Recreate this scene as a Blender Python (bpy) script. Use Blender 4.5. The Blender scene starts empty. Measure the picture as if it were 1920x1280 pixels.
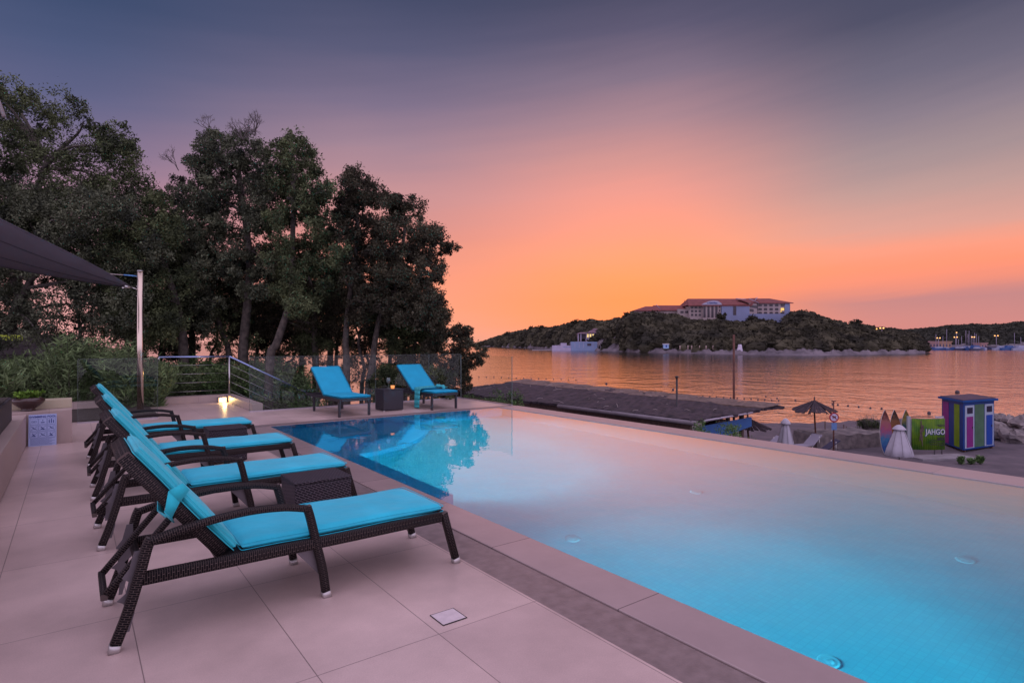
import bpy, math, random
import numpy as np
from mathutils import Vector, Matrix
rnd = random.Random(7)
R = math.radians
SC = bpy.context.scene
COL = SC.collection

# ------------------------------------------------------------------ camera
H = 1.45          # eye height above the pool deck (deck = z 0)
FPX = 1096.0      # focal length in photo pixels (1920 wide)
FW = (0.6, 0.8); RT = (0.8, -0.6)
cam = bpy.data.cameras.new('camera'); camo = bpy.data.objects.new('camera', cam)
COL.objects.link(camo); SC.camera = camo
cam.sensor_width = 36; cam.lens = FPX / 1920 * 36; cam.shift_y = 2 / 1920
cam.clip_start = 0.05; cam.clip_end = 20000
camo.location = (0, 0, H)
camo.rotation_euler = (R(90), 0, -math.atan2(0.6, 0.8))
SC.view_settings.view_transform = 'Standard'
SC.view_settings.look = 'None'
SC.view_settings.exposure = 0.12
SC.view_settings.gamma = 1
SEA = -4.3; BEACH = -3.6

def at(u, v, D):
    """world point seen at photo pixel (u,v) at forward distance D"""
    a = (u - 960) / FPX
    return Vector((D * (FW[0] + a * RT[0]), D * (FW[1] + a * RT[1]), H + D * (642 - v) / FPX))
def onz(u, v, z):
    return at(u, v, (H - z) * FPX / (v - 642))

# ------------------------------------------------------------------ world
def lin(c):
    return tuple((x / 255 / 12.92 if x / 255 <= 0.04045 else ((x / 255 + 0.055) / 1.055) ** 2.4) for x in c)
W = bpy.data.worlds.new('World'); SC.world = W; W.use_nodes = True
nt = W.node_tree; nt.nodes.clear(); N = nt.nodes; L = nt.links
out = N.new('ShaderNodeOutputWorld'); bg = N.new('ShaderNodeBackground'); L.new(bg.outputs[0], out.inputs[0])
tc = N.new('ShaderNodeTexCoord'); sep = N.new('ShaderNodeSeparateXYZ'); L.new(tc.outputs['Generated'], sep.inputs[0])
def M(op, a, b=None, c=None):
    n = N.new('ShaderNodeMath'); n.operation = op
    for i, x in enumerate((a, b, c)):
        if x is None: continue
        if isinstance(x, (int, float)): n.inputs[i].default_value = x
        else: L.new(x, n.inputs[i])
    return n.outputs[0]
X_, Y_, Z_ = sep.outputs
fwd = M('ADD', M('MULTIPLY', X_, 0.6), M('MULTIPLY', Y_, 0.8))
rgt = M('SUBTRACT', M('MULTIPLY', X_, 0.8), M('MULTIPLY', Y_, 0.6))
az = M('MULTIPLY', M('ARCTAN2', rgt, fwd), 180 / math.pi)        # degrees from the view axis, + right
el = M('MULTIPLY', M('ARCSINE', Z_), 180 / math.pi)
# soft wisps of cloud bend the colour bands
comb = N.new('ShaderNodeCombineXYZ'); L.new(M('MULTIPLY', az, 0.035), comb.inputs[0]); L.new(M('MULTIPLY', el, 0.16), comb.inputs[1])
L.new(M('MULTIPLY', M('ADD', az, M('MULTIPLY', el, -3.0)), 0.01), comb.inputs[2])
nz = N.new('ShaderNodeTexNoise'); nz.inputs['Scale'].default_value = 1.0; nz.inputs['Detail'].default_value = 5; nz.inputs['Roughness'].default_value = 0.5
L.new(comb.outputs[0], nz.inputs['Vector'])
dist = M('MULTIPLY', M('SUBTRACT', nz.outputs['Fac'], 0.5), 2.2)
# haze banks climb to the right: shift the lookup with azimuth
comb2 = N.new('ShaderNodeCombineXYZ'); L.new(M('MULTIPLY', az, 0.05), comb2.inputs[0])
L.new(M('MULTIPLY', M('SUBTRACT', el, M('MULTIPLY', az, 0.12)), 0.9), comb2.inputs[1])
nz2 = N.new('ShaderNodeTexNoise'); nz2.inputs['Scale'].default_value = 1.0; nz2.inputs['Detail'].default_value = 3
L.new(comb2.outputs[0], nz2.inputs['Vector'])
fine = M('MULTIPLY', M('SUBTRACT', nz2.outputs['Fac'], 0.5), 1.1)
elv = M('DIVIDE', M('MAXIMUM', M('ADD', el, M('ADD', dist, fine)), 0.0), 60.0)
SKY = {
 'a': [(-0.0,(222,160,156)),(3,(216,156,156)),(8,(188,138,152)),(12,(160,122,144)),(15,(124,108,138)),(18.5,(90,92,128)),(22,(72,82,118)),(26,(54,69,104)),(34,(50,64,98))],
 'b': [(0,(222,162,146)),(3,(236,152,128)),(6,(236,146,126)),(10,(212,138,130)),(14,(190,138,142)),(18,(156,126,142)),(22,(120,106,132)),(26,(84,84,114)),(30,(62,68,98)),(36,(54,62,92))],
 'c': [(0,(232,146,116)),(1.5,(246,138,98)),(4,(255,140,90)),(6.2,(253,148,98)),(8.5,(252,152,114)),(11,(246,150,126)),(14,(230,148,136)),(17,(204,142,138)),(20.5,(166,128,138)),(24,(126,108,128)),(27.5,(88,82,108)),(31,(62,64,90)),(36,(56,58,84))],
 'd': [(0,(206,132,124)),(2,(196,130,130)),(3.6,(186,126,130)),(4.8,(230,136,118)),(6.2,(250,142,112)),(7.6,(240,150,126)),(9,(214,154,142)),(12,(184,148,144)),(15,(158,136,140)),(18,(132,118,132)),(21,(104,98,118)),(25,(72,72,96)),(34,(56,60,86))],
}
def ramp(stops, fac):
    r = N.new('ShaderNodeValToRGB'); cr = r.color_ramp; cr.interpolation = 'EASE' if False else 'LINEAR'
    while len(cr.elements) > 1: cr.elements.remove(cr.elements[0])
    for i, (e, c) in enumerate(stops):
        x = e / 60
        el_ = cr.elements[0] if i == 0 else cr.elements.new(x)
        el_.position = x; el_.color = (*lin(c), 1)
    L.new(fac, r.inputs[0]); return r.outputs[0]
def smooth(v, a, b):
    m = N.new('ShaderNodeMapRange'); m.interpolation_type = 'SMOOTHSTEP'
    m.inputs[1].default_value = a; m.inputs[2].default_value = b
    L.new(v, m.inputs[0]); return m.outputs[0]
def mix(f, a, b):
    m = N.new('ShaderNodeMix'); m.data_type = 'RGBA'; L.new(f, m.inputs[0])
    L.new(a, m.inputs[6]); L.new(b, m.inputs[7]); return m.outputs[2]
ra, rb, rc, rd = (ramp(SKY[k], elv) for k in 'abcd')
c1 = mix(smooth(az, -38, -13), ra, rb)
c2 = mix(smooth(az, -13, 12.5), c1, rb if False else rc)
c3 = mix(smooth(az, 12.5, 33), c2, rd)
# the glow low over the horizon, where the sun has just gone down
# the rest of the sky (overhead and behind the viewer): pale lavender twilight
east = N.new('ShaderNodeRGB'); east.outputs[0].default_value = (0.98, .82, 1.13, 1)
over = M('MAXIMUM', smooth(el, 33, 62), smooth(M('ABSOLUTE', az), 60, 105))
c4 = mix(over, c3, east.outputs[0])
# the sky model's own twilight on top
sk = N.new('ShaderNodeTexSky'); sk.sky_type = 'NISHITA'; sk.sun_disc = False
sk.sun_elevation = R(0.5); sk.sun_rotation = R(36.87 + 11); sk.altitude = 5
add = N.new('ShaderNodeMix'); add.data_type = 'RGBA'; add.blend_type = 'ADD'; add.inputs[0].default_value = 0.015
L.new(c4, add.inputs[6]); L.new(sk.outputs[0], add.inputs[7])
L.new(add.outputs[2], bg.inputs[0]); bg.inputs[1].default_value = 1.0
W.cycles.sampling_method = 'AUTOMATIC'
SC.cycles.max_bounces = 10; SC.cycles.transmission_bounces = 8; SC.cycles.transparent_max_bounces = 12
SC.cycles.sample_clamp_indirect = 3.0

# ------------------------------------------------------------------ object helpers
def tag(o, label=None, cat=None, group=None, kind=None):
    if label: o['label'] = label
    if cat: o['category'] = cat
    if group: o['group'] = group
    if kind: o['kind'] = kind
    return o
def empty(name, loc, rz=0, label=None, cat=None, group=None):
    o = bpy.data.objects.new(name, None); COL.objects.link(o); o.empty_display_size = 0.2
    o.location = loc; o.rotation_euler = (0, 0, rz)
    return tag(o, label, cat, group)
def kids(o): return [c for c in bpy.data.objects if c.parent == o]
def copy_tree(o, parent=None):
    c = o.copy(); COL.objects.link(c); c.parent = parent
    for ch in kids(o): copy_tree(ch, c)
    return c
class MB:
    def __init__(s): s.v = []; s.f = []; s.uv = []; s.sm = []
    def poly(s, pts, uv=None, smooth=False):
        i = len(s.v); s.v += [tuple(p) for p in pts]; s.f.append(tuple(range(i, i + len(pts))))
        s.uv.append(uv or [(0, 0)] * len(pts)); s.sm.append(smooth); return s
    def box(s, x0, x1, y0, y1, z0, z1, mat=None):
        P = [Vector(p) for p in ((x0,y0,z0),(x1,y0,z0),(x1,y1,z0),(x0,y1,z0),(x0,y0,z1),(x1,y0,z1),(x1,y1,z1),(x0,y1,z1))]
        if mat is not None: P = [mat @ p for p in P]
        i = len(s.v); s.v += [tuple(p) for p in P]
        dx, dy, dz = abs(x1-x0), abs(y1-y0), abs(z1-z0)
        for q, (a, b) in zip(((0,3,2,1),(4,5,6,7),(0,1,5,4),(1,2,6,5),(2,3,7,6),(3,0,4,7)), ((dy,dx),(dx,dy),(dx,dz),(dy,dz),(dx,dz),(dy,dz))):
            s.f.append(tuple(i + k for k in q)); s.uv.append([(0,0),(a,0),(a,b),(0,b)]); s.sm.append(False)
        return s
    def prism(s, pts, z0, z1, mat=None):
        n = len(pts); A = [Vector((x, y, z0)) for x, y in pts]; B = [Vector((x, y, z1)) for x, y in pts]
        if mat is not None: A = [mat @ p for p in A]; B = [mat @ p for p in B]
        i = len(s.v); s.v += [tuple(p) for p in A + B]
        s.f.append(tuple(i + k for k in reversed(range(n)))); s.uv.append([(pts[k][0], pts[k][1]) for k in reversed(range(n))]); s.sm.append(False)
        s.f.append(tuple(i + n + k for k in range(n))); s.uv.append([(pts[k][0], pts[k][1]) for k in range(n)]); s.sm.append(False)
        for k in range(n):
            j = (k + 1) % n; d = math.dist(pts[k], pts[j])
            s.f.append((i+k, i+j, i+n+j, i+n+k)); s.uv.append([(0,z0),(d,z0),(d,z1),(0,z1)]); s.sm.append(False)
        return s
    def tube(s, pts, w, h=None, side=None, n=8, sq=False, caps=True, uvs=1.0, ends=None):
        """sweep a round (w = radius or list) or rounded-rectangle (w,h full sizes) section along pts"""
        pts = [Vector(p) for p in pts]; m = len(pts)
        rad = list(w) if isinstance(w, (list, tuple)) else [w] * m
        side = Vector(side) if side is not None else None
        if sq:
            k = 0.28; prof = [(.5,-.5+k*.5),(.5,.5-k*.5),(.5-k*.5,.5),(-.5+k*.5,.5),(-.5,.5-k*.5),(-.5,-.5+k*.5),(-.5+k*.5,-.5),(.5-k*.5,-.5)]
            n = 8
        rings = []; dist = 0; ds = []
        ref = side
        for i, p in enumerate(pts):
            t = (pts[min(i+1, m-1)] - pts[max(i-1, 0)]).normalized()
            if i: dist += (p - pts[i-1]).length
            ds.append(dist)
            if ref is None:
                ref = Vector((0,0,1)) if abs(t.z) < 0.9 else Vector((1,0,0))
                ref = t.cross(ref).normalized()
            b = (ref - t * ref.dot(t)).normalized(); a = t.cross(b).normalized()
            if side is None: ref = b
            stretch = 1.0
            if sq and 0 < i < m - 1:
                c_ = (pts[i]-pts[i-1]).normalized().dot((pts[i+1]-pts[i]).normalized()); stretch = 1 / max(.5, math.sqrt((1 + c_) / 2))
            ring = []
            for q in range(n):
                if sq: ring.append(p + b * (prof[q][0] * rad[i]) + a * (prof[q][1] * h * stretch))
                else:
                    an = 2 * math.pi * q / n; ring.append(p + b * (math.cos(an) * rad[i]) + a * (math.sin(an) * rad[i]))
            rings.append(ring)
        i0 = len(s.v)
        for r_ in rings: s.v += [tuple(p) for p in r_]
        per = (2 * (w + h) if sq else 2 * math.pi * rad[0])
        for i in range(m - 1):
            for q in range(n):
                q2 = (q + 1) % n
                s.f.append((i0+i*n+q, i0+i*n+q2, i0+(i+1)*n+q2, i0+(i+1)*n+q))
                u0, u1 = per * q / n, per * (q + 1) / n
                s.uv.append([(u0, ds[i]), (u1, ds[i]), (u1, ds[i+1]), (u0, ds[i+1])]); s.sm.append(True)
        if caps:
            s.f.append(tuple(i0 + q for q in reversed(range(n)))); s.uv.append([(0,0)] * n); s.sm.append(False)
            s.f.append(tuple(i0 + (m-1)*n + q for q in range(n))); s.uv.append([(0,0)] * n); s.sm.append(False)
        return s
    def lathe(s, prof, c=(0,0,0), n=20, smooth=True, wob=None):
        i0 = len(s.v); c = Vector(c)
        for r_, z in prof:
            for q in range(n):
                a = 2 * math.pi * q / n; rr = r_ * (1 + (wob(q, z) if wob else 0))
                s.v.append((c.x + rr * math.cos(a), c.y + rr * math.sin(a), c.z + z))
        for i in range(len(prof) - 1):
            for q in range(n):
                q2 = (q + 1) % n
                s.f.append((i0+i*n+q, i0+i*n+q2, i0+(i+1)*n+q2, i0+(i+1)*n+q)); s.uv.append([(q/n,i),(q/n,i),(q/n,i+1),(q/n,i+1)]); s.sm.append(smooth)
        for e, rev in ((0, True), (len(prof) - 1, False)):
            if prof[e][0] > 1e-4:
                ids = [i0 + e*n + q for q in range(n)]
                s.f.append(tuple(reversed(ids)) if rev else tuple(ids)); s.uv.append([(0,0)]*n); s.sm.append(False)
        return s
    def build(s, name, mat, parent=None, bevel=0, **kw):
        me = bpy.data.meshes.new(name); me.from_pydata(s.v, [], s.f)
        uvl = me.uv_layers.new(name='UVMap')
        flat = [c for f in s.uv for p in f for c in p]
        uvl.data.foreach_set('uv', flat)
        me.polygons.foreach_set('use_smooth', s.sm)
        me.materials.append(mat); me.update()
        o = bpy.data.objects.new(name, me); COL.objects.link(o); o.parent = parent
        if bevel:
            b = o.modifiers.new('bevel', 'BEVEL'); b.width = bevel; b.segments = 2; b.limit_method = 'ANGLE'
        return tag(o, **kw) if kw else o
def npmesh(name, verts, faces, mat, parent=None, smooth=False, **kw):
    """verts (n,3) array; faces (m,k) array of one polygon size"""
    me = bpy.data.meshes.new(name); nv = len(verts); nf, k = faces.shape
    me.vertices.add(nv); me.vertices.foreach_set('co', np.asarray(verts, np.float32).ravel())
    me.loops.add(nf * k); me.loops.foreach_set('vertex_index', faces.astype(np.int32).ravel())
    me.polygons.add(nf); me.polygons.foreach_set('loop_start', np.arange(0, nf * k, k, dtype=np.int32))
    me.polygons.foreach_set('use_smooth', np.full(nf, smooth)); me.update(calc_edges=True)
    me.materials.append(mat); o = bpy.data.objects.new(name, me); COL.objects.link(o); o.parent = parent
    return tag(o, **kw) if kw else o
def text_mesh(name, s, size, mat, M4, parent=None, depth=0.002, align='CENTER', bold=0.0):
    cu = bpy.data.curves.new(name, 'FONT'); cu.body = s; cu.size = size; cu.extrude = depth; cu.align_x = align; cu.offset = bold
    cu.resolution_u = 3
    t = bpy.data.objects.new(name, cu); COL.objects.link(t)
    dg = bpy.context.evaluated_depsgraph_get(); me = bpy.data.meshes.new_from_object(t.evaluated_get(dg))
    bpy.data.objects.remove(t); me.transform(M4); me.materials.clear(); me.materials.append(mat)
    o = bpy.data.objects.new(name, me); COL.objects.link(o); o.parent = parent; return o

# ------------------------------------------------------------------ materials
MATS = {}
def mat(name, col, rough=0.6, metal=0.0, var=0.0, vscale=3.0, col2=None, bump=0.0, bscale=30.0, spec=0.5, island=0.0, coord='Object', emis=None, estr=0.0, alpha=None, trans=0.0, sheen=0.0):
    m = bpy.data.materials.new(name); m.use_nodes = True; t = m.node_tree; b = t.nodes['Principled BSDF']
    b.inputs['Base Color'].default_value = (*col, 1); b.inputs['Roughness'].default_value = rough; b.inputs['Metallic'].default_value = metal
    b.inputs['Specular IOR Level'].default_value = spec
    if sheen: b.inputs['Sheen Weight'].default_value = sheen
    if emis: b.inputs['Emission Color'].default_value = (*emis, 1); b.inputs['Emission Strength'].default_value = estr
    tcn = t.nodes.new('ShaderNodeTexCoord')
    if var or col2:
        n1 = t.nodes.new('ShaderNodeTexNoise'); n1.inputs['Scale'].default_value = vscale; n1.inputs['Detail'].default_value = 6
        t.links.new(tcn.outputs[coord], n1.inputs['Vector'])
        c2 = col2 or tuple(x * (1 - var) for x in col); ca = col if col2 else tuple(min(1, x * (1 + var)) for x in col)
        r = t.nodes.new('ShaderNodeValToRGB'); r.color_ramp.elements[0].position = .35; r.color_ramp.elements[1].position = .65
        r.color_ramp.elements[0].color = (*c2, 1); r.color_ramp.elements[1].color = (*ca, 1)
        t.links.new(n1.outputs['Fac'], r.inputs[0]); cur = r.outputs[0]
        if island:
            g = t.nodes.new('ShaderNodeNewGeometry'); mr = t.nodes.new('ShaderNodeMapRange')
            mr.inputs[3].default_value = 1 - island; mr.inputs[4].default_value = 1 + island
            t.links.new(g.outputs['Random Per Island'], mr.inputs[0])
            mm = t.nodes.new('ShaderNodeMix'); mm.data_type = 'RGBA'; mm.blend_type = 'MULTIPLY'; mm.inputs[0].default_value = 1
            t.links.new(cur, mm.inputs[6]); t.links.new(mr.outputs[0], mm.inputs[7]); cur = mm.outputs[2]
        t.links.new(cur, b.inputs['Base Color'])
    if bump:
        n2 = t.nodes.new('ShaderNodeTexNoise'); n2.inputs['Scale'].default_value = bscale; n2.inputs['Detail'].default_value = 5
        t.links.new(tcn.outputs[coord], n2.inputs['Vector'])
        bp = t.nodes.new('ShaderNodeBump'); bp.inputs['Strength'].default_value = bump; bp.inputs['Distance'].default_value = 0.02
        t.links.new(n2.outputs['Fac'], bp.inputs['Height']); t.links.new(bp.outputs[0], b.inputs['Normal'])
    MATS[name] = m; return m
def brick_mat(name, c1, c2, mortar, bw, rh, ms, off=0.5, rough=0.5, coord='Object', loc=(0,0,0), rot=(0,0,0), bump=0.3, bdist=0.003, nvar=0.0, nscale=2.0, spec=0.5, fine=0.0, finescale=250.0, msm=0.1):
    m = bpy.data.materials.new(name); m.use_nodes = True; t = m.node_tree; b = t.nodes['Principled BSDF']
    b.inputs['Roughness'].default_value = rough; b.inputs['Specular IOR Level'].default_value = spec
    tcn = t.nodes.new('ShaderNodeTexCoord'); mp = t.nodes.new('ShaderNodeMapping')
    mp.inputs['Location'].default_value = loc; mp.inputs['Rotation'].default_value = rot
    t.links.new(tcn.outputs[coord], mp.inputs[0])
    br = t.nodes.new('ShaderNodeTexBrick'); br.offset = off; br.squash = 1
    br.inputs['Color1'].default_value = (*c1, 1); br.inputs['Color2'].default_value = (*c2, 1); br.inputs['Mortar'].default_value = (*mortar, 1)
    br.inputs['Scale'].default_value = 1; br.inputs['Brick Width'].default_value = bw; br.inputs['Row Height'].default_value = rh
    br.inputs['Mortar Size'].default_value = ms; br.inputs['Mortar Smooth'].default_value = msm; br.inputs['Bias'].default_value = 0
    t.links.new(mp.outputs[0], br.inputs['Vector']); cur = br.outputs['Color']
    if nvar:
        n1 = t.nodes.new('ShaderNodeTexNoise'); n1.inputs['Scale'].default_value = nscale; n1.inputs['Detail'].default_value = 8; n1.inputs['Roughness'].default_value = .65
        t.links.new(tcn.outputs[coord], n1.inputs['Vector'])
        mr = t.nodes.new('ShaderNodeMapRange'); mr.inputs[1].default_value = .3; mr.inputs[2].default_value = .7
        mr.inputs[3].default_value = 1 - nvar; mr.inputs[4].default_value = 1 + nvar; t.links.new(n1.outputs['Fac'], mr.inputs[0])
        mm = t.nodes.new('ShaderNodeMix'); mm.data_type = 'RGBA'; mm.blend_type = 'MULTIPLY'; mm.inputs[0].default_value = 1
        t.links.new(cur, mm.inputs[6]); t.links.new(mr.outputs[0], mm.inputs[7]); cur = mm.outputs[2]
        mr2 = t.nodes.new('ShaderNodeMapRange'); mr2.inputs[3].default_value = rough * .75; mr2.inputs[4].default_value = rough * 1.25
        t.links.new(n1.outputs['Fac'], mr2.inputs[0]); t.links.new(mr2.outputs[0], b.inputs['Roughness'])
    if fine:
        n3 = t.nodes.new('ShaderNodeTexNoise'); n3.inputs['Scale'].default_value = finescale; n3.inputs['Detail'].default_value = 2
        t.links.new(tcn.outputs[coord], n3.inputs['Vector'])
        mr3 = t.nodes.new('ShaderNodeMapRange'); mr3.inputs[1].default_value = .25; mr3.inputs[2].default_value = .75; mr3.inputs[3].default_value = 1 - fine; mr3.inputs[4].default_value = 1 + fine
        t.links.new(n3.outputs['Fac'], mr3.inputs[0])
        m3 = t.nodes.new('ShaderNodeMix'); m3.data_type = 'RGBA'; m3.blend_type = 'MULTIPLY'; m3.inputs[0].default_value = 1
        t.links.new(cur, m3.inputs[6]); t.links.new(mr3.outputs[0], m3.inputs[7]); cur = m3.outputs[2]
    t.links.new(cur, b.inputs['Base Color'])
    if bump:
        bp = t.nodes.new('ShaderNodeBump'); bp.inputs['Strength'].default_value = bump; bp.inputs['Distance'].default_value = bdist; bp.invert = True
        t.links.new(br.outputs['Fac'], bp.inputs['Height']); t.links.new(bp.outputs[0], b.inputs['Normal'])
    MATS[name] = m; return m
def water_mat(name, glass, base, scales, strength, dist, rough=0.0, k=2.5, f0=.03):
    """rippled water: mirror reflection growing towards grazing angles over a refracting (pool) or dark (sea) body"""
    m = bpy.data.materials.new(name); m.use_nodes = True; t = m.node_tree; t.nodes.clear()
    o_ = t.nodes.new('ShaderNodeOutputMaterial'); mx = t.nodes.new('ShaderNodeMixShader')
    body = t.nodes.new('ShaderNodeBsdfRefraction' if glass else 'ShaderNodeBsdfDiffuse'); body.inputs['Color'].default_value = (*base, 1)
    if glass: body.inputs['IOR'].default_value = 1.33; body.inputs['Roughness'].default_value = 0
    gl = t.nodes.new('ShaderNodeBsdfGlossy'); gl.inputs['Roughness'].default_value = rough
    tcn = t.nodes.new('ShaderNodeTexCoord'); acc = None
    for (sx, sy, sc, rot, w, det) in scales:
        mp = t.nodes.new('ShaderNodeMapping'); mp.inputs['Scale'].default_value = (sx, sy, 1); mp.inputs['Rotation'].default_value = (0, 0, R(rot))
        t.links.new(tcn.outputs['Object'], mp.inputs[0])
        n1 = t.nodes.new('ShaderNodeTexNoise'); n1.inputs['Scale'].default_value = sc; n1.inputs['Detail'].default_value = det; n1.inputs['Roughness'].default_value = .55
        t.links.new(mp.outputs[0], n1.inputs['Vector'])
        ml = t.nodes.new('ShaderNodeMath'); ml.operation = 'MULTIPLY_ADD'; ml.inputs[1].default_value = w; ml.inputs[2].default_value = 0
        t.links.new(n1.outputs['Fac'], ml.inputs[0])
        if acc is not None: t.links.new(acc, ml.inputs[2])
        acc = ml.outputs[0]
    bp = t.nodes.new('ShaderNodeBump'); bp.inputs['Strength'].default_value = strength; bp.inputs['Distance'].default_value = dist
    t.links.new(acc, bp.inputs['Height'])
    for n_ in (body, gl): t.links.new(bp.outputs[0], n_.inputs['Normal'])
    lw = t.nodes.new('ShaderNodeLayerWeight'); lw.inputs[0].default_value = .5; t.links.new(bp.outputs[0], lw.inputs['Normal'])
    pw = t.nodes.new('ShaderNodeMath'); pw.operation = 'POWER'; pw.inputs[1].default_value = k; t.links.new(lw.outputs['Facing'], pw.inputs[0])
    fr = t.nodes.new('ShaderNodeMath'); fr.operation = 'MULTIPLY_ADD'; fr.inputs[1].default_value = 1 - f0; fr.inputs[2].default_value = f0; fr.use_clamp = True
    t.links.new(pw.outputs[0], fr.inputs[0]); t.links.new(fr.outputs[0], mx.inputs[0]); t.links.new(body.outputs[0], mx.inputs[1]); t.links.new(gl.outputs[0], mx.inputs[2]); t.links.new(mx.outputs[0], o_.inputs[0])
    MATS[name] = m; return m

DECK = (0.44, 0.34, 0.31)
m_deck = brick_mat('porcelain_tiles', (0.54,0.41,0.375), (0.48,0.36,0.335), (0.22,0.165,0.155), 0.6065, 1.175, 0.0024, off=0, rough=0.33, loc=(-0.243,-2.547,0), bump=.25, nvar=0.2, nscale=1.1, fine=0.09, finescale=160)
m_border = mat('dark_border_stone', (0.20,0.155,0.152), 0.38, var=.16, vscale=14, bump=.08, bscale=90)
m_coping = brick_mat('coping_stone', (0.36,0.27,0.26), (0.33,0.25,0.245), (0.12,0.09,0.09), 40, 1.20, 0.0035, off=0, rough=0.16, loc=(0,-1.0,0), nvar=.07, nscale=3, fine=.04)
m_wall = brick_mat('planter_cladding', (0.40,0.31,0.28), (0.38,0.295,0.27), (0.2,0.15,0.14), 1.2, 3, 0.002, off=0, rough=0.5, nvar=.08, fine=.04)
m_groove = mat('dark_groove', (0.012,0.010,0.012), 0.7)
m_pooltile = brick_mat('pool_mosaic', (0.02,0.44,0.60), (0.018,0.41,0.575), (0.016,0.385,0.545), 0.05, 0.05, 0.003, off=0, rough=0.4, bump=0, nvar=.06, nscale=2)
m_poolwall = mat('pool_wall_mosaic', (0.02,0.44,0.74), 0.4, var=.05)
m_poolwater = water_mat('pool_water', True, (0.80,0.97,1.0), [(1,1,2.2,0,1.0,2),(1,1,9,30,.12,1)], 0.10, 0.02)
m_sea = water_mat('sea_water', False, (0.22,0.15,0.13), [(1,1,.45,0,1.0,4),(1,1,1.5,40,.35,3),(1,1,.11,10,1.6,2)], 0.50, 0.24, rough=.08, k=.55)
m_wicker = brick_mat('woven_wicker', (0.009,0.007,0.008), (0.005,0.004,0.006), (0.10,0.075,0.07), 0.024, 0.0105, 0.0016, off=.5, rough=.5, coord='UV', bump=.9, bdist=.004, msm=.6, spec=.14)
m_wicker2 = brick_mat('woven_wicker_table', (0.020,0.016,0.022), (0.012,0.010,0.014), (0.20,0.16,0.19), 0.045, 0.017, 0.0028, off=.5, rough=.45, coord='UV', bump=1, bdist=.008, msm=.8, rot=(0,0,R(28)), spec=.25)
m_wicker_flat = brick_mat('woven_wicker_far', (0.018,0.016,0.024), (0.012,0.011,0.018), (0.04,0.036,0.05), 0.03, 0.012, 0.0014, off=.5, rough=.5, coord='UV', bump=.6, bdist=.003)
m_steel = mat('brushed_steel', (0.55,0.53,0.52), 0.28, 1.0, bump=.02)
m_feet = mat('aluminium_foot_caps', (0.50,0.47,0.46), 0.4, .6)
m_bracket = mat('dull_metal_bracket', (0.16,0.145,0.16), 0.45, .5)
m_black = mat('black_frame', (0.018,0.016,0.022), 0.45)
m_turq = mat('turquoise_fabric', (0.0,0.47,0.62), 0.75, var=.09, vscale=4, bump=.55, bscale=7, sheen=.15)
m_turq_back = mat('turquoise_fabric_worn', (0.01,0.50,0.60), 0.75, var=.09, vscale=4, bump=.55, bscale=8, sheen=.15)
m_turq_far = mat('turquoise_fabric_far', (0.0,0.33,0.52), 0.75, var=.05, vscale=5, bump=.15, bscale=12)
m_towel = mat('teal_towel', (0.05,0.42,0.46), 0.95, var=.12, vscale=20, bump=.6, bscale=120)
m_sail = mat('charcoal_sail_fabric', (0.095,0.085,0.105), 0.85, var=.08, vscale=2, bump=.15, bscale=200)
m_strap = mat('cream_webbing', (0.5,0.44,0.42), 0.7)
m_bluemetal = mat('blue_turnbuckle', (0.10,0.25,0.5), 0.4, .6)
m_soil = mat('planting_soil', (0.035,0.025,0.02), 0.95, var=.3, vscale=10, bump=.6)
m_trough = mat('dark_trough', (0.035,0.03,0.038), 0.6, var=.1)
m_bowl = mat('glazed_bowl', (0.045,0.022,0.02), 0.15, var=.2, vscale=6)
m_signwhite = mat('sign_panel', (0.36,0.44,0.70), 0.5)
m_signblue = mat('sign_ink', (0.02,0.04,0.22), 0.6)
m_beach = mat('beach_gravel', (0.12,0.095,0.11), 0.95, var=.0, col2=(0.075,0.062,0.075), vscale=1.2, bump=.8, bscale=9)
m_white = mat('white_canvas', (0.40,0.38,0.44), 0.8, var=.06, vscale=4)
m_reed = mat('reed_thatch', (0.070,0.048,0.058), 0.95, col2=(0.03,0.021,0.028), vscale=4, bump=.8, bscale=25)
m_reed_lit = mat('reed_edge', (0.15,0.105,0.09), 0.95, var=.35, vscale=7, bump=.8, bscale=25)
m_wood = mat('weathered_wood', (0.09,0.055,0.045), 0.8, var=.25, vscale=12)
m_rust = mat('rusty_pole', (0.10,0.035,0.025), 0.7, var=.3, vscale=8)
m_stone = mat('rough_masonry', (0.21,0.175,0.17), 0.9, col2=(0.10,0.085,0.09), vscale=3.5, bump=1, bscale=6)
m_rock = mat('limestone_rock', (0.30,0.26,0.25), 0.9, col2=(0.14,0.12,0.125), vscale=1.6, bump=1, bscale=4)
m_conc = mat('concrete', (0.22,0.20,0.22), 0.85, var=.15, vscale=3)
m_bark = mat('tree_bark', (0.12,0.10,0.085), 0.9, col2=(0.05,0.042,0.037), vscale=9, bump=.8, bscale=22)
m_twig = mat('dead_twigs', (0.12,0.10,0.10), 0.9, var=.2)
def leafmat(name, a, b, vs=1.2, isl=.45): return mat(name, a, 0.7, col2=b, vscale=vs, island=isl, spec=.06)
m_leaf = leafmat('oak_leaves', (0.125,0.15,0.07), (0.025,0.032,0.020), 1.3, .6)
m_leaf2 = leafmat('grey_leaves', (0.135,0.15,0.092), (0.030,0.035,0.028), 1.5, .6)
m_leaf3 = leafmat('brown_green_leaves', (0.095,0.088,0.055), (0.027,0.024,0.019), 1.5, .6)
m_ole = leafmat('oleander_leaves', (0.20,0.28,0.12), (0.085,0.12,0.06), 3, .4)
m_laurel = leafmat('hedge_leaves', (0.15,0.25,0.085), (0.06,0.10,0.045), 2.5, .5)  # leaf colour raised to stand in for terrace light on the hedge
m_bowlplant = leafmat('bowl_plant_leaves', (0.22,0.38,0.06), (0.12,0.22,0.04), 8, .3)
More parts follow.
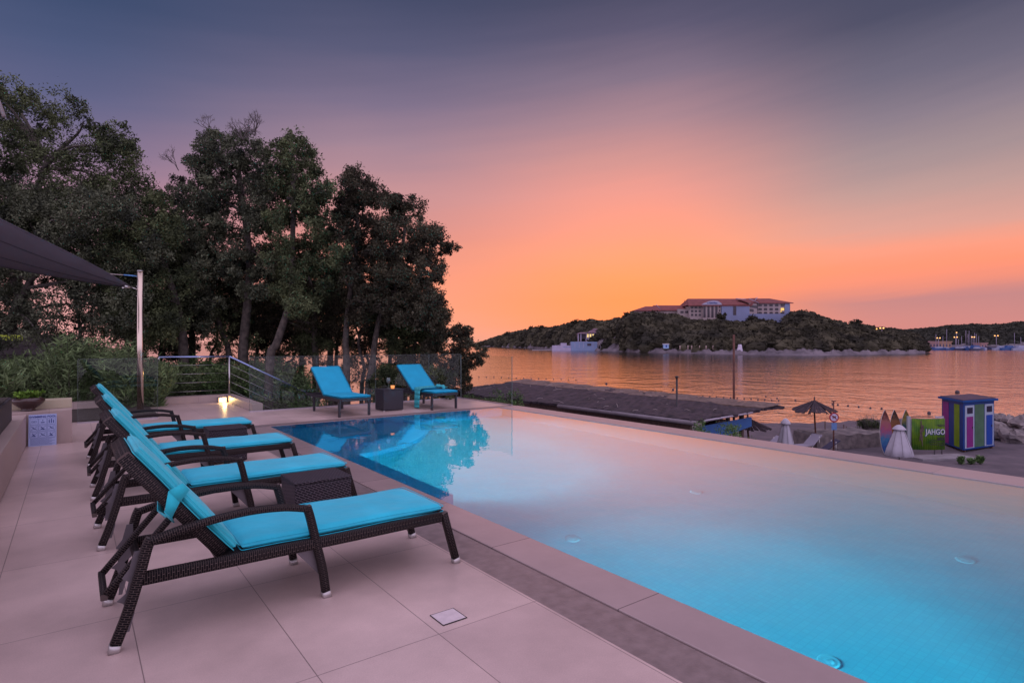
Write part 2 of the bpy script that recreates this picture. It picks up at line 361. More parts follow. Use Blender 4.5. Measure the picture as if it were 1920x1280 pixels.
m_forest = leafmat('forest_canopy', (0.062,0.056,0.036), (0.022,0.021,0.017), .07, .55)
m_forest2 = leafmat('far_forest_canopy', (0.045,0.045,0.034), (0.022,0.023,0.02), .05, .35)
m_hill = mat('hill_ground', (0.05,0.042,0.035), 0.95, var=.2, vscale=.05)
m_shore = mat('shore_rock', (0.17,0.14,0.16), 0.9, col2=(0.075,0.062,0.075), vscale=.12, bump=1, bscale=.5)
m_glass = bpy.data.materials.new('fence_glass'); m_glass.use_nodes = True
t = m_glass.node_tree; t.nodes.clear(); o_ = t.nodes.new('ShaderNodeOutputMaterial'); mx = t.nodes.new('ShaderNodeMixShader')
tr = t.nodes.new('ShaderNodeBsdfTransparent'); tr.inputs[0].default_value = (0.93,0.96,0.955,1); gl = t.nodes.new('ShaderNodeBsdfGlossy'); gl.inputs['Roughness'].default_value = 0.01
lw = t.nodes.new('ShaderNodeLayerWeight'); lw.inputs[0].default_value = .5
pw = t.nodes.new('ShaderNodeMath'); pw.operation = 'POWER'; pw.inputs[1].default_value = 5; t.links.new(lw.outputs['Facing'], pw.inputs[0])
fr = t.nodes.new('ShaderNodeMath'); fr.operation = 'MULTIPLY_ADD'; fr.inputs[1].default_value = .3; fr.inputs[2].default_value = .018; t.links.new(pw.outputs[0], fr.inputs[0])
t.links.new(fr.outputs[0], mx.inputs[0]); t.links.new(tr.outputs[0], mx.inputs[1]); t.links.new(gl.outputs[0], mx.inputs[2]); t.links.new(mx.outputs[0], o_.inputs[0])
m_glassedge = mat('glass_edge', (0.10,0.13,0.125), 0.2)
m_wineglass = m_glass

# ------------------------------------------------------------------ setting: sea, ground, deck, pool
mb = MB(); mb.poly([(-9000,-9000,SEA),(9000,-9000,SEA),(9000,9000,SEA),(-9000,9000,SEA)]); mb.build('sea', m_sea, kind='structure')
def shore_s(x, y): return (x - 41.9) * .52 + (y - 19.2) * .855
def vnoise(x, y, s=1.0, seed=0):
    x = np.asarray(x, float) * s; y = np.asarray(y, float) * s
    return (np.sin(x*1.3+seed)*np.cos(y*1.7+seed*2) + .5*np.sin(x*2.9+y*1.1+seed) + .35*np.cos(x*1.9-y*3.7+seed*3) + .2*np.sin(6.1*x+seed)*np.sin(5.3*y)) / 2
def grid_mesh(name, xs, ys, zf, mat_, **kw):
    gx, gy = np.meshgrid(xs, ys, indexing='ij'); gz = zf(gx, gy)
    V = np.stack([gx, gy, gz], -1).reshape(-1, 3); nx, ny = len(xs), len(ys)
    i, j = np.meshgrid(np.arange(nx-1), np.arange(ny-1), indexing='ij'); a = (i*ny + j).ravel()
    return npmesh(name, V, np.stack([a, a+ny, a+ny+1, a+1], 1), mat_, smooth=True, **kw)
def beach_z(x, y):
    s = shore_s(x, y) + 1.5 * vnoise(x, y, .15)
    return BEACH + .05 * vnoise(x, y, 1.2, 3) + np.where(s > -2.5, -(s + 2.5) * .42, 0.0)
def beach_clip(x, y):
    z = beach_z(x, y)
    return np.maximum(z, SEA - 1.5)
grid_mesh('beach', np.arange(-60, 100, .8), np.arange(-30, 75, .8), beach_clip, m_beach, kind='structure')
# deck slabs (tops at z 0, butted), with a body below
PX0, PX1, PY0, PY1 = 2.72, 7.65, -4.0, 10.63
mb = MB(); B0 = -0.35
mb.box(-6, 2.08, -5, 10.9, B0, 0); mb.box(-6, 3.0, 13.1, 15.75, B0, 0); mb.box(-6, 8.15, 10.9, 13.1, B0, 0)
mb.build('pool_deck', m_deck, kind='structure')
mb = MB(); mb.box(2.08, 2.352, -5, 10.9, B0, -.001); mb.box(2.352, 8.15, 10.66, 10.9, B0, -.001); mb.build('deck_border', m_border, kind='structure')
mb = MB(); mb.box(2.352, 2.372, -5, 10.66, B0, -.03); mb.build('drain_channel', m_groove, kind='structure')
mb = MB(); mb.box(2.372, PX0, -5, PY1, B0, 0.0); mb.box(2.372, 7.5, PY1, 10.66, B0, -.004)
mb.build('pool_coping', m_coping, bevel=.006, kind='structure')
# basin
DEP = -1.32
mb = MB()
mb.poly([(PX0-.0,-5,DEP),(PX1+.1,-5,DEP),(PX1+.1,PY1,DEP),(PX0,PY1,DEP)])
mb.build('pool_floor', m_pooltile, kind='structure')
mb = MB()
mb.box(PX0-.3, PX0-.002, -5, PY1, DEP-.2, B0-.001); mb.poly([(PX0+.0015,-5,DEP),(PX0+.0015,PY1,DEP),(PX0+.0015,PY1,-.012),(PX0+.0015,-5,-.012)])
mb.poly([(PX0,PY1-.0015,DEP),(PX1+.1,PY1-.0015,DEP),(PX1+.1,PY1-.0015,-.012),(PX0,PY1-.0015,-.012)])
mb.poly([(PX0,-4.98,DEP),(PX1+.1,-4.98,DEP),(PX1+.1,-4.98,-.012),(PX0,-4.98,-.012)])
mb.build('pool_walls', m_poolwall, kind='structure')
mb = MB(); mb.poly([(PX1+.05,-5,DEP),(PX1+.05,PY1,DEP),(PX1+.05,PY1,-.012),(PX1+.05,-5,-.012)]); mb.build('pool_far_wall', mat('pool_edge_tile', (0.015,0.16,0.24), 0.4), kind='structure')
mb = MB(); mb.box(PX0+.003, PX0+.42, 5.2, PY1-.003, DEP+.002, -.42)
for k, rr in enumerate((2.3, 1.85, 1.4)):
    pts = [(PX0+.42, PY1-.004)] + [(PX0+.42+rr*math.sin(R(a)), PY1-.004-rr*math.cos(R(a))) for a in range(0, 91, 6)]
    mb.prism(pts, DEP+.003 + (0 if k == 0 else .001), -1.02 + .28*k)
mb.build('pool_steps', m_poolwall, kind='structure')
mb = MB(); mb.poly([(PX0-.0,-5,-.006),(PX1+.06,-5,-.006),(PX1+.06,PY1,-.006),(PX0,PY1,-.006)]); mb.build('pool_water', m_poolwater, kind='structure')
mb = MB(); mb.prism([(PX1,-5),(8.15,-5),(8.15,10.66),(PX1,10.66)], -.05, .006); o = mb.build('infinity_edge_coping', brick_mat('edge_coping_stone', (0.36,0.27,0.26), (0.33,0.25,0.245), (0.22,0.17,0.17), 40, 1.20, 0.003, off=0, rough=0.42, nvar=.08, fine=.05), bevel=.008, kind='structure')
mb = MB(); mb.box(PX1+.08, 8.12, -5, 13.08, BEACH-.3, -.001 if False else -.352); mb.box(PX1+.08, 8.12, -5, 10.655, -.351, -.001)
mb.build('pool_retaining_wall', m_stone, kind='structure')
# earth under the deck and the terrace behind the far glass
mb = MB(); mb.box(-6.2, PX1, 10.95, 13.05, BEACH-.3, B0-.005); mb.box(-6.2, 3.0, 13.05, 15.8, BEACH-.3, B0-.005); mb.box(-6.2, 2.3, -5, 10.94, BEACH-.3, B0-.01); mb.build('terrace_base', m_stone, kind='structure')

# underwater lamps on the near wall, pointing across the pool
def pool_lamp(y, power, label, dx=.004, x=None, rz=0.0):
    mb = MB(); mb.lathe([(0.0,0),(.11,0),(.13,.012),(.13,.03),(.105,.032),(0,.032)], n=24)
    r = empty('underwater_lamp', (PX0+dx, y, -.72), label=label, cat='pool light', group='underwater lamps along the pool wall')
    r.rotation_euler.z = rz
    if x is not None: r.location.x = x
    o = MB().lathe([(.105,0),(.135,0),(.135,.022),(.105,.03)], n=24).build('rim', m_steel, r); o.rotation_euler = (0, R(90), 0)
    lens = MB().lathe([(.104,0.001),(.10,.02),(.06,.028),(0.0001,.03)], n=24).build('lens', mat('lamp_lens', (.8,.9,1), .3, emis=(.75,.95,1), estr=6), r); lens.rotation_euler = (0, R(90), 0)
    ld = bpy.data.lights.new('lamp_light', 'SPOT'); ld.energy = power; ld.color = (.72,.95,1.0); ld.spot_size = R(146); ld.spot_blend = .7; ld.shadow_soft_size = .08
    lo = bpy.data.objects.new('lamp_light', ld); COL.objects.link(lo); lo.parent = r; lo.location = (.08, 0, 0); lo.rotation_euler = (0, R(-38), 0)
pool_lamp(-1.9, 25, 'round underwater lamp in the pool wall, nearest the viewer')
pool_lamp(2.5, 620, 'round underwater lamp in the pool wall beside the foremost lounger')
pool_lamp(7.4, 2000, 'round underwater lamp in the pool wall below the bench ledge', .425)
pool_lamp(PY1-.006, 900, 'round underwater lamp added in the far short wall of the pool to light the steps', x=6.1, rz=R(-90)).__class__  # extra lamp added to light the steps and bench ledge
# ------------------------------------------------------------------ wicker loungers
def arc_pts(P, n=6):
    """Catmull-Rom through points"""
    P = [Vector(p) for p in P]; out = []
    Q = [P[0]*2 - P[1]] + P + [P[-1]*2 - P[-2]]
    for i in range(1, len(Q) - 2):
        for k in range(n):
            t = k / n; a, b, c, d = Q[i-1], Q[i], Q[i+1], Q[i+2]
            out.append(.5*((2*b) + (c-a)*t + (2*a-5*b+4*c-d)*t*t + (3*b-a-3*c+d)*t**3))
    out.append(P[-1]); return out
def cushion(name, Lx, Wy, T, M4, mt, parent, puff=.35, seed=0, nx=30, ny=14):
    """soft pad: top and bottom grids closed round the rim, with seams and small creases"""
    s = np.linspace(-1, 1, nx); s = np.sign(s) * np.abs(s) ** .7; t = np.linspace(-1, 1, ny); t = np.sign(t) * np.abs(t) ** .7
    gs, gt = np.meshgrid(s, t, indexing='ij')
    edge = (np.clip(1 - np.abs(gs) ** 22, 0, 1) * np.clip(1 - np.abs(gt) ** 12, 0, 1)) ** .4
    puffy = 1 + puff * (1 - gs ** 4) * (1 - gt ** 2)
    x = gs * Lx / 2 * (1 - .012 * (1 - edge)); y = gt * Wy / 2 + .004 * vnoise(gs * 4, gt, 1.2, seed)
    top = T / 2 + T / 2 * edge * puffy + .004 * vnoise(gs * 7, gt * 3, 1, seed) * edge
    bot = T / 2 - T / 2 * edge
    V = np.concatenate([np.stack([x, y, top], -1).reshape(-1, 3), np.stack([x, y, bot], -1).reshape(-1, 3)])
    n = nx * ny; i, j = np.meshgrid(np.arange(nx-1), np.arange(ny-1), indexing='ij'); a = (i*ny + j).ravel()
    F = [np.stack([a, a+ny, a+ny+1, a+1], 1), np.stack([n+a, n+a+1, n+a+ny+1, n+a+ny], 1)]
    e = []
    for jj in (0, ny-1):
        k = np.arange(nx-1)*ny + jj; q = np.stack([k, k+n, k+ny+n, k+ny], 1); e.append(q if jj == 0 else q[:, ::-1])
    for ii in (0, nx-1):
        k = ii*ny + np.arange(ny-1); q = np.stack([k, k+1, k+1+n, k+n], 1); e.append(q if ii == 0 else q[:, ::-1])
    V = np.array([tuple(M4 @ Vector(p)) for p in V])
    o = npmesh(name, V, np.concatenate(F + e), mt, parent, smooth=True)
    # piped seam round the upper and the lower rim
    pm = MB()
    for zz in (T*.80, T*.14):
        a, b = Lx/2*.994, Wy/2*.994; q = .018; ring = []
        for sx, sy, a0 in ((1,1,0),(-1,1,90),(-1,-1,180),(1,-1,270)):
            for k in range(4):
                an = R(a0 + 30*k); ring.append((sx*(a-q) + q*math.cos(an), sy*(b-q) + q*math.sin(an)))
        ring.append(ring[0])
        full = []
        for p, r_ in zip(ring[:-1], ring[1:]):
            nseg = max(1, int(math.dist(p, r_)/.08))
            for k in range(nseg): t_ = k/nseg; full.append((p[0]+(r_[0]-p[0])*t_, p[1]+(r_[1]-p[1])*t_))
        full.append(full[0])
        pm.tube([M4 @ Vector((x_, y_, zz + .003*math.sin(x_*9+y_*5+seed))) for x_, y_ in full], .0026, n=5, caps=False)
    pm.build('piping', mt, o)
    return o
SIDE = (0, 1, 0)
LW = .62        # leg to leg width
def make_wicker_lounger():
    r = empty('wicker_lounger', (1.05, 3.31 + LW/2, 0))
    r['_t'] = 1
    ox, oy = -1.05, -LW/2
    def P(x, y, z): return (x + ox, y + oy, z)
    for y in (0, LW):
        # rear leg, arm, mid leg, front leg
        def foot(leg, x, dx):
            f = MB().tube([P(x, y, 0), P(x + dx, y, .035)], .048, .050, SIDE, sq=True); f.build('foot_cap', m_feet, leg)
        l1 = MB().tube(arc_pts([P(.157, y, .035), P(.205, y, .17), P(.253, y, .34), P(.282, y, .46), P(.30, y, .505)], 4), .044, .046, SIDE, sq=True).build('leg', m_wicker, r); foot(l1, .149, .008)
        arm = MB().tube(arc_pts([P(.296, y, .49), P(.45, y, .527), P(.70, y, .556), P(.90, y, .55), P(1.048, y, .520)], 7), .048, .034, SIDE, sq=True).build('armrest', m_wicker, r)
        l2 = MB().tube(arc_pts([P(1.045, y, .533), P(1.066, y, .46), P(1.10, y, .31), P(1.132, y, .17), P(1.152, y, .035)], 4), .042, .044, SIDE, sq=True).build('leg', m_wicker, r); foot(l2, 1.158, -.006)
        l3 = MB().tube([P(1.925, y, .345), P(1.955, y, .24), P(2.014, y, .035)], .044, .044, SIDE, sq=True).build('leg', m_wicker, r); foot(l3, 2.022, -.008)
        yi = y + (.026 if y == 0 else -.026)
        MB().tube([P(.262, y, .318), P(.7, y, .318), P(1.3, y, .318), P(1.905, y, .322)], .040, .060, SIDE, sq=True).build('side_rail', m_wicker, r)
        m4 = Matrix.Translation(P(0, yi + .004, 0)) @ Matrix.Rotation(R(90), 4, 'X')
        MB().prism([(1.128,.12),(1.142,.15),(1.118,.27),(1.035,.288),(.985,.288)], -.004, .004, m4).build('corner_brace', m_bracket, r)
        # notched metal rack between the rear legs
        pts = [(.235,.44),(.265,.44),(.268,.37),(.245,.345),(.262,.325),(.258,.26),(.225,.235),(.240,.212),(.235,.14),(.215,.06),(.198,.06),(.205,.15),(.19,.20),(.165,.215),(.20,.245),(.212,.30),(.185,.32),(.215,.36)]
        yr = y + (.05 if y == 0 else -.05)
        MB().prism(pts, -.003, .003, Matrix.Translation(P(0, yr, 0)) @ Matrix.Rotation(R(90), 4, 'X')).build('notched_rack', m_bracket, r)
    # seat: woven slab between the rails, cross bars
    MB().box(P(.60,0,0)[0], P(1.90,0,0)[0], oy+.022, oy+LW-.022, .300, .343).build('seat_base', m_wicker, r, bevel=.006)
    MB().tube([P(.268, .02, .318), P(.268, LW-.02, .318)], .035, .04, (1,0,0), sq=True).build('cross_bar', m_wicker, r)
    MB().tube([P(1.925, .02, .322), P(1.925, LW-.02, .322)], .050, .05, (1,0,0), sq=True).build('cross_bar', m_wicker, r)
    # backrest frame
    Hn = Vector((.60, 0, .335)); d = Vector((-.62, 0, .7846)); n = Vector((.7846, 0, .62))
    def BM(s, off, yc):   # matrix: local x along the back, y across, z out of the front
        return Matrix(((d.x, 0, n.x, Hn.x + d.x*s + n.x*off + ox), (0, -1, 0, yc + oy), (d.z, 0, n.z, Hn.z + d.z*s + n.z*off), (0, 0, 0, 1)))
    bk = MB()
    for yy in (.055, LW-.055):
        bk.tube([BM(0, .030, yy) @ Vector((0,0,0)), BM(.4, .030, yy) @ Vector((0,0,0)), BM(.70, .030, yy) @ Vector((0,0,0))], .046, .066, SIDE, sq=True)
    bk.tube([BM(.685, .03, .035) @ Vector((0,0,0)), BM(.685, .03, LW-.035) @ Vector((0,0,0))], .05, .066, d, sq=True)
    bk.tube([BM(.02, .03, .05) @ Vector((0,0,0)), BM(.02, .03, LW-.05) @ Vector((0,0,0))], .05, .05, d, sq=True)
    bf = bk.build('backrest_frame', m_wicker, r)
    pn = MB(); pn.box(.02, .68, -(LW/2-.07), LW/2-.07, -.012, .012, BM(0, .04, LW/2)); pn.build('back_panel', m_wicker, bf)
    # prop: U-shaped bar from the backrest down to the rack
    pr = arc_pts([P(.415,.14,.575), P(.26,.14,.39), P(.125,.14,.228)], 3)
    pr2 = arc_pts([P(.125,LW-.14,.228), P(.26,LW-.14,.39), P(.415,LW-.14,.575)], 3)
    sp = MB(); sp.tube(pr, .030, .030, SIDE, sq=True); sp.tube(pr2, .030, .030, SIDE, sq=True); sp.tube([P(.118,.125,.22), P(.118,LW-.125,.22)], .03, .03, (1,0,0), sq=True)
    s_ = sp.build('backrest_prop', m_wicker, r)
    for yy in (.14, LW-.14):
        MB().prism([(.38,.60),(.42,.56),(.455,.52),(.50,.49),(.46,.60),(.43,.65)], -.017, .017, Matrix.Translation(P(0, yy, 0)) @ Matrix.Rotation(R(90), 4, 'X')).build('prop_bracket', m_bracket, s_)
    cushion('seat_cushion', 1.24, LW-.035, .050, Matrix.Translation(P(1.325, LW/2, .344)) , m_turq, r, puff=.22, seed=1, nx=44)
    cushion('back_cushion', .73, LW-.05, .052, BM(.33, .062, LW/2), m_turq_back, r, puff=.30, seed=4, nx=34)
    return r, BM
L1, BM = make_wicker_lounger(); del L1['_t']
G = 'wicker loungers in a row beside the pool'
tag(L1, 'foremost dark wicker lounger with turquoise cushions, a strap wrapped round its raised back', 'sun lounger', G)
for i, (y, dx, rz, lab) in enumerate(((5.00, .0, 0.0, 'second wicker lounger from the front, just beyond the nearer wicker table'),
                  (6.60, 0.0, .004, 'third wicker lounger from the front, just before the farther wicker table'),
                  (8.42, 0.0, -.01, 'fourth and farthest of the wicker loungers, nearest the glass fence'))):
    c = copy_tree(L1); c.location = (1.05 + dx, y + LW/2, 0); c.rotation_euler.z = rz + (.008, -.012, .006)[i]; c['label'] = lab
# fabric strap that wraps round the first backrest
def strap(parent):
    m = MB(); prof = []
    o = .006
    y0, y1 = .03 - o, LW - .03 + o
    loop = [(y0,.128),(y0-.004,.06),(y0+.0,-.01),(.10,-.022),(.31,-.05),(LW-.10,-.022),(y1,-.01),(y1+.004,.06),(y1,.128)]
    pts0 = []; pts1 = []
    for k, (yy, off) in enumerate(loop):
        w = .05 + (.03 if off < .1 and off > -.005 else .0)
        sag = -.10 if off < -.015 else (-.05 if off < 0 else 0)
        pts0.append(BM(.40 + sag - w/2, off, yy) @ Vector((0,0,0))); pts1.append(BM(.40 + sag + w/2, off, yy) @ Vector((0,0,0)))
    for k in range(len(loop)-1):
        m.poly([pts0[k], pts0[k+1], pts1[k+1], pts1[k]], smooth=True)
    ob = m.build('cushion_strap', m_turq_back, parent); so = ob.modifiers.new('thick', 'SOLIDIFY'); so.thickness = .006
    return ob
strap(L1)
# wicker cube tables
def wicker_table(x0, x1, y0, y1, h, label, mt, group, feet=True):
    r = empty('wicker_table', ((x0+x1)/2, (y0+y1)/2, 0), label=label, cat='side table', group=group); a, b = (x1-x0)/2, (y1-y0)/2
    MB().box(-a, a, -b, b, .015, h-.022).build('body', mt, r, bevel=.012)
    MB().box(-a-.004, a+.004, -b-.004, b+.004, h-.020, h).build('table_top', mt, r, bevel=.006)
    for sx in (-1, 1):
        for sy in (-1, 1): MB().box(sx*a-.03*(sx>0)-.001*(sx<0)+(0 if sx>0 else .001), sx*a+.03*(sx<0), sy*b-.03*(sy>0), sy*b+.03*(sy<0), 0, .0145).build('foot', m_feet, r)
    return r
wicker_table(1.30, 1.73, 4.385, 4.75, .42, 'square wicker side table between the two nearest loungers', m_wicker2, 'wicker side tables')
wicker_table(1.28, 1.70, 7.66, 8.04, .42, 'square wicker side table between the third and fourth loungers', m_wicker2, 'wicker side tables')
wicker_table(5.22, 5.68, 11.46, 11.90, .46, 'dark square side table with a wine glass, between the two far loungers', m_wicker_flat, 'wicker side tables')
# black-framed loungers at the far edge
def make_far_lounger():
    r = empty('pool_lounger', (0, 0, 0)); w = .33
    for x in (-w+.022, w-.022):
        for y in (.06, 1.42): MB().box(x-.022, x+.022, y-.022, y+.022, 0, .30).build('leg', m_black, r, bevel=.004)
        MB().box(x-.02, x+.02, .0, 1.86, .302, .362).build('side_rail', m_black, r, bevel=.004)
    MB().box(-w+.044, w-.044, .0, .05, .302, .36).build('end_rail', m_black, r, bevel=.004)
    MB().box(-w+.044, w-.044, 1.80, 1.85, .302, .36).build('end_rail', m_black, r, bevel=.004)
    MB().box(-w+.042, w-.042, .05, .86, .33, .355).build('seat_base', m_wicker_flat, r)
    a = math.atan2(.53, .72); BMx = Matrix.Translation((0, .88, .365)) @ Matrix.Rotation(a, 4, 'X')
    b = MB(); b.box(-w+.005, w-.005, 0, .90, -.03, 0, BMx); bf = b.build('backrest_frame', m_black, r, bevel=.008)
    MB().tube([(-.2, 1.30, .33), (-.2, 1.42, .70)], .012).build('prop_bar', m_black, r); MB().tube([(.2, 1.30, .33), (.2, 1.42, .70)], .012).build('prop_bar', m_black, r)
    Mz = Matrix(((0,1,0,0),(1,0,0,.43),(0,0,1,.364),(0,0,0,1)))
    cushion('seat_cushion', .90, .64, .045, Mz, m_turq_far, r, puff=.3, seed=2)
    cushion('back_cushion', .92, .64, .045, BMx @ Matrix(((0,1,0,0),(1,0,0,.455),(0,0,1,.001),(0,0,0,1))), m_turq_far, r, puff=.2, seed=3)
    return r
F1 = make_far_lounger(); F1.location = (4.43, 11.02, 0); F1.rotation_euler.z = .03
tag(F1, 'black framed blue lounger left of the far side table, by the stair rail', 'sun lounger', 'blue loungers at the far edge of the pool')
F2 = copy_tree(F1); F2.location = (6.44, 10.98, 0); F2.rotation_euler.z = .05
F2['label'] = 'black framed blue lounger right of the far side table, a towel over its seat'
# towel: sheet from the seat over the side to the floor
def towel():
    m = MB(); n = 12; prof = []
    path = [(.32,.437),(.18,.452),(.02,.46),(-.14,.456),(-.27,.450),(-.345,.44),(-.365,.40),(-.372,.30),(-.378,.19),(-.383,.08),(-.385,.02)]
    rows = []
    for i, (x, z) in enumerate(path):
        row = []
        for j in range(n):
            y = .42 + .30 * j / (n-1) + (.02*math.sin(i*.9) if i < 5 else 0)
            fold = .012 * math.sin(j * 1.7 + i * .25) * (1 if i > 5 else .25)
            row.append((x + (fold if i > 5 else 0) , y - (0.0 if i < 6 else (j/(n-1)-.5)*.10), z + (abs(fold) if i <= 5 else 0)))
        rows.append(row)
    for i in range(len(rows)-1):
        for j in range(n-1): m.poly([rows[i][j], rows[i][j+1], rows[i+1][j+1], rows[i+1][j]], smooth=True)
    o = m.build('towel', m_towel); so = o.modifiers.new('thick', 'SOLIDIFY'); so.thickness = .012; so.offset = 1
    o.location = F2.location; o.rotation_euler = F2.rotation_euler
    tag(o, 'pale teal towel draped over the right far lounger down to the deck', 'towel')
    # its bunched roll lying on the seat
    m = MB(); m.tube(arc_pts([(.02,.10,.475),(.10,.26,.485),(.05,.42,.49),(.2,.56,.482)], 5), [.03+.008*math.sin(k*1.7) for k in range(16)], n=10)
    q = m.build('bunched_end', m_towel, o)
towel()
# wine glass and candle on the far table
g = MB().lathe([(.034,0),(.034,.003),(.006,.008),(.004,.02),(.004,.10),(.012,.112),(.036,.14),(.044,.17),(.042,.20),(.034,.235)], n=20).build('wine_glass', m_glassedge)
g.location = (5.42, 11.66, .461); tag(g, 'tall stemmed wine glass on the far side table', 'wine glass')
cb = MB().lathe([(.0,0),(.036,0),(.042,.05),(.044,.065),(.038,.065),(.035,.02),(0,.02)], n=18).build('candle_cup', mat('amber_cup', (.5,.2,.08), .2, emis=(1,.35,.1), estr=.9)); cb.location = (5.50, 11.62, .461)
tag(cb, 'small amber candle cup beside the wine glass', 'candle')
# drain cover
dc = MB().box(-.068, .068, -.065, .065, 0, .003).build('drain_cover', mat('steel_cover', (.60,.52,.53), .5, .0, var=.08, vscale=20)); dc.location = (1.585, 2.675, .002)
rim = MB(); rim.box(-.072,-.0685,-.071,.071,0,.002); rim.box(.0685,.074,-.071,.071,0,.002); rim.box(-.0685,.0685,-.071,-.0655,0,.002); rim.box(-.0685,.0685,.0655,.071,0,.002); rim.build('cover_rim', m_groove, dc)
tag(dc, 'small square metal cover set in a deck tile', 'floor drain')
# round inlets on the pool floor
for (x, y, lab) in ((3.86, 1.77, 'round white inlet on the pool floor close to the near coping'), (6.1, 1.67, 'round inlet on the pool floor at the right of the photo'), (3.87, 4.18, 'round inlet on the pool floor beyond the foremost lounger'), (6.0, 4.3, 'round inlet on the pool floor towards the middle of the pool')):
    o = MB().lathe([(0,.014),(.02,.016),(.03,.008),(.045,.012),(.065,.010),(.075,0)][::-1], n=24).build('pool_inlet', mat('inlet_plastic', (.03,.46,.62), .4) if 'inlet_plastic' not in MATS else MATS['inlet_plastic']); o.location = (x, y, DEP + .001); tag(o, lab, 'pool inlet', 'round inlets on the pool floor')

# ------------------------------------------------------------------ planter wall, pedestal, signboard, bowl
w = MB().box(-1.05, -.53, -4.5, 10.645, 0.012, .44).build('planter_wall', m_wall, bevel=.004)
tag(w, 'low beige clad planter wall along the left edge of the deck', 'wall')
MB().box(-1.04, -.545, -4.5, 10.64, 0.0, .011).build('shadow_gap', m_groove, w)
ped = empty('pedestal_block', (-.28, 11.1, 0), label='beige clad block with a raised back ledge at the end of the planter wall', cat='pedestal')
MB().box(-.80, .26, -.45, .25, 0, .475).build('block', m_wall, ped, bevel=.004)
MB().box(-.80, .26, -.10, .25, .477, .60).build('back_ledge', mat('pale_ledge', (.46,.40,.28), .5, var=.06), ped, bevel=.003)
# bowl with plant
bw = MB().lathe([(0,.0),(.085,0),(.09,.012),(.07,.02),(.12,.06),(.17,.10),(.195,.14),(.185,.165),(.150,.185),(.140,.185),(.16,.155),(.10,.13),(0,.13)], n=32).build('bowl_planter', m_bowl); bw.location = (-.52, 10.86, .477)
tag(bw, 'dark glazed wide bowl standing on the beige block', 'plant bowl')
# long dark trough standing on the wall
tr_ = empty('plant_trough', (-.83, 8.2, .44), label='dark rectangular trough of oleander standing on the planter wall', cat='planter')
MB().box(-.19, .19, -1.9, 1.75, 0.001, .30).build('trough_body', m_trough, tr_, bevel=.01)
MB().box(-.165, .165, -1.87, 1.72, .3005, .306).build('soil', m_soil, tr_)
# pool rules signboard leaning on the block
def signboard():
    wd, hg = .31, .44
    r = empty('pool_sign', (-.515+.165, 10.545, 0.0), label='pale blue pool rules board of nine pictograms leaning on the beige block', cat='sign')
    r.rotation_euler = (R(-7), 0, R(-2))
    MB().box(-wd/2, wd/2, 0, .006, 0.0, hg).build('board', m_signwhite, r)
    Mt = Matrix.Rotation(R(90), 4, 'X')
    text_mesh('lettering', 'SWIMMING POOL', .037, m_signblue, Matrix.Translation((0, -.0012, hg-.045)) @ Mt, r, .0006, bold=.0012)
    m = MB()
    def bar(x0, z0, x1, z1, w=.004):
        d = Vector((x1-x0, 0, z1-z0)); nn = Vector((-d.z, 0, d.x)).normalized() * w / 2
        a = Vector((x0, -.0015, z0)); b = Vector((x1, -.0015, z1)); m.poly([a-nn, b-nn, b+nn, a+nn])
    def disc(x, z, r_):
        m.poly([(x + r_*math.cos(k*math.pi/5), -.0017, z + r_*math.sin(k*math.pi/5)) for k in range(10)])
    cw, ch = .088, .082
    for i in range(3):
        for j in range(3):
            cx = (i-1)*.096; cz = hg - .10 - j*.092
            for (a, b, c, d) in ((-1,-1,1,-1),(1,-1,1,1),(1,1,-1,1),(-1,1,-1,-1)): bar(cx+a*cw/2, cz+b*ch/2, cx+c*cw/2, cz+d*ch/2, .0022)
            k = j*3 + i
            if k == 0: bar(cx-.025,cz-.012,cx+.025,cz-.012,.003); bar(cx-.025,cz+.012,cx+.025,cz+.012,.003); bar(cx-.025,cz-.012,cx-.025,cz+.012,.003); bar(cx+.025,cz-.012,cx+.025,cz+.012,.003); bar(cx-.014,cz,cx+.014,cz,.006)
            elif k == 1: disc(cx, cz+.014, .007); bar(cx-.02,cz-.014,cx+.02,cz-.014,.012)
            elif k == 2:
                for q, hh in ((-.024,.03),(0,.04),(.024,.022)): disc(cx+q, cz+hh-.012, .006); bar(cx+q, cz-.026, cx+q, cz+hh-.02, .010)
            else:
                disc(cx-.012, cz+.014, .006); bar(cx-.012,cz+.008,cx+.010,cz-.012,.009); bar(cx+.01,cz-.012,cx+.028,cz-.004,.006) if k % 2 else bar(cx-.02,cz-.016,cx+.02,cz-.02,.010)
                bar(cx-.036,cz-.03,cx+.036,cz+.03,.0035)
                if k in (3, 4, 5, 7): bar(cx-.036,cz+.03,cx+.036,cz-.03,.0035)
    for k in range(8): bar(-.135, .105-k*.0125, .135 - (.03*(k % 3)), .105-k*.0125, .0028)
    m.build('pictograms', m_signblue, r)
signboard()

# ------------------------------------------------------------------ glass balustrades, stair rail, step light
def glass_run(name, x0, x1, y, edges, label, h=1.15):
    r = empty(name, ((x0+x1)/2, y, 0), label=label, cat='glass fence'); cx = (x0+x1)/2
    MB().box(x0-cx, x1-cx, -.022, .022, 0.0, .022).build('base_channel', mat('pale_channel', (.42,.38,.42), .35, .7) if 'pale_channel' not in MATS else MATS['pale_channel'], r)
    E = [x0] + edges + [x1]
    for a, b in zip(E[:-1], E[1:]):
        p = MB().box(a-cx+.012, b-cx-.012, -.006, .006, .023, h).build('glass_panel', m_glass, r)
        for xx in (a-cx+.0085, b-cx-.0085): MB().box(xx-.002, xx+.002, -.0062, .0062, .023, h).build('panel_edge', m_glassedge, p)
        MB().box(a-cx+.012, b-cx-.012, -.0065, .0065, h+.0002, h+.004).build('panel_edge', m_glassedge, p)
    return r
def xat(u, y): 
    a = (u-960)/FPX; t = y/(.8-.6*a); return t*(.6+.8*a)
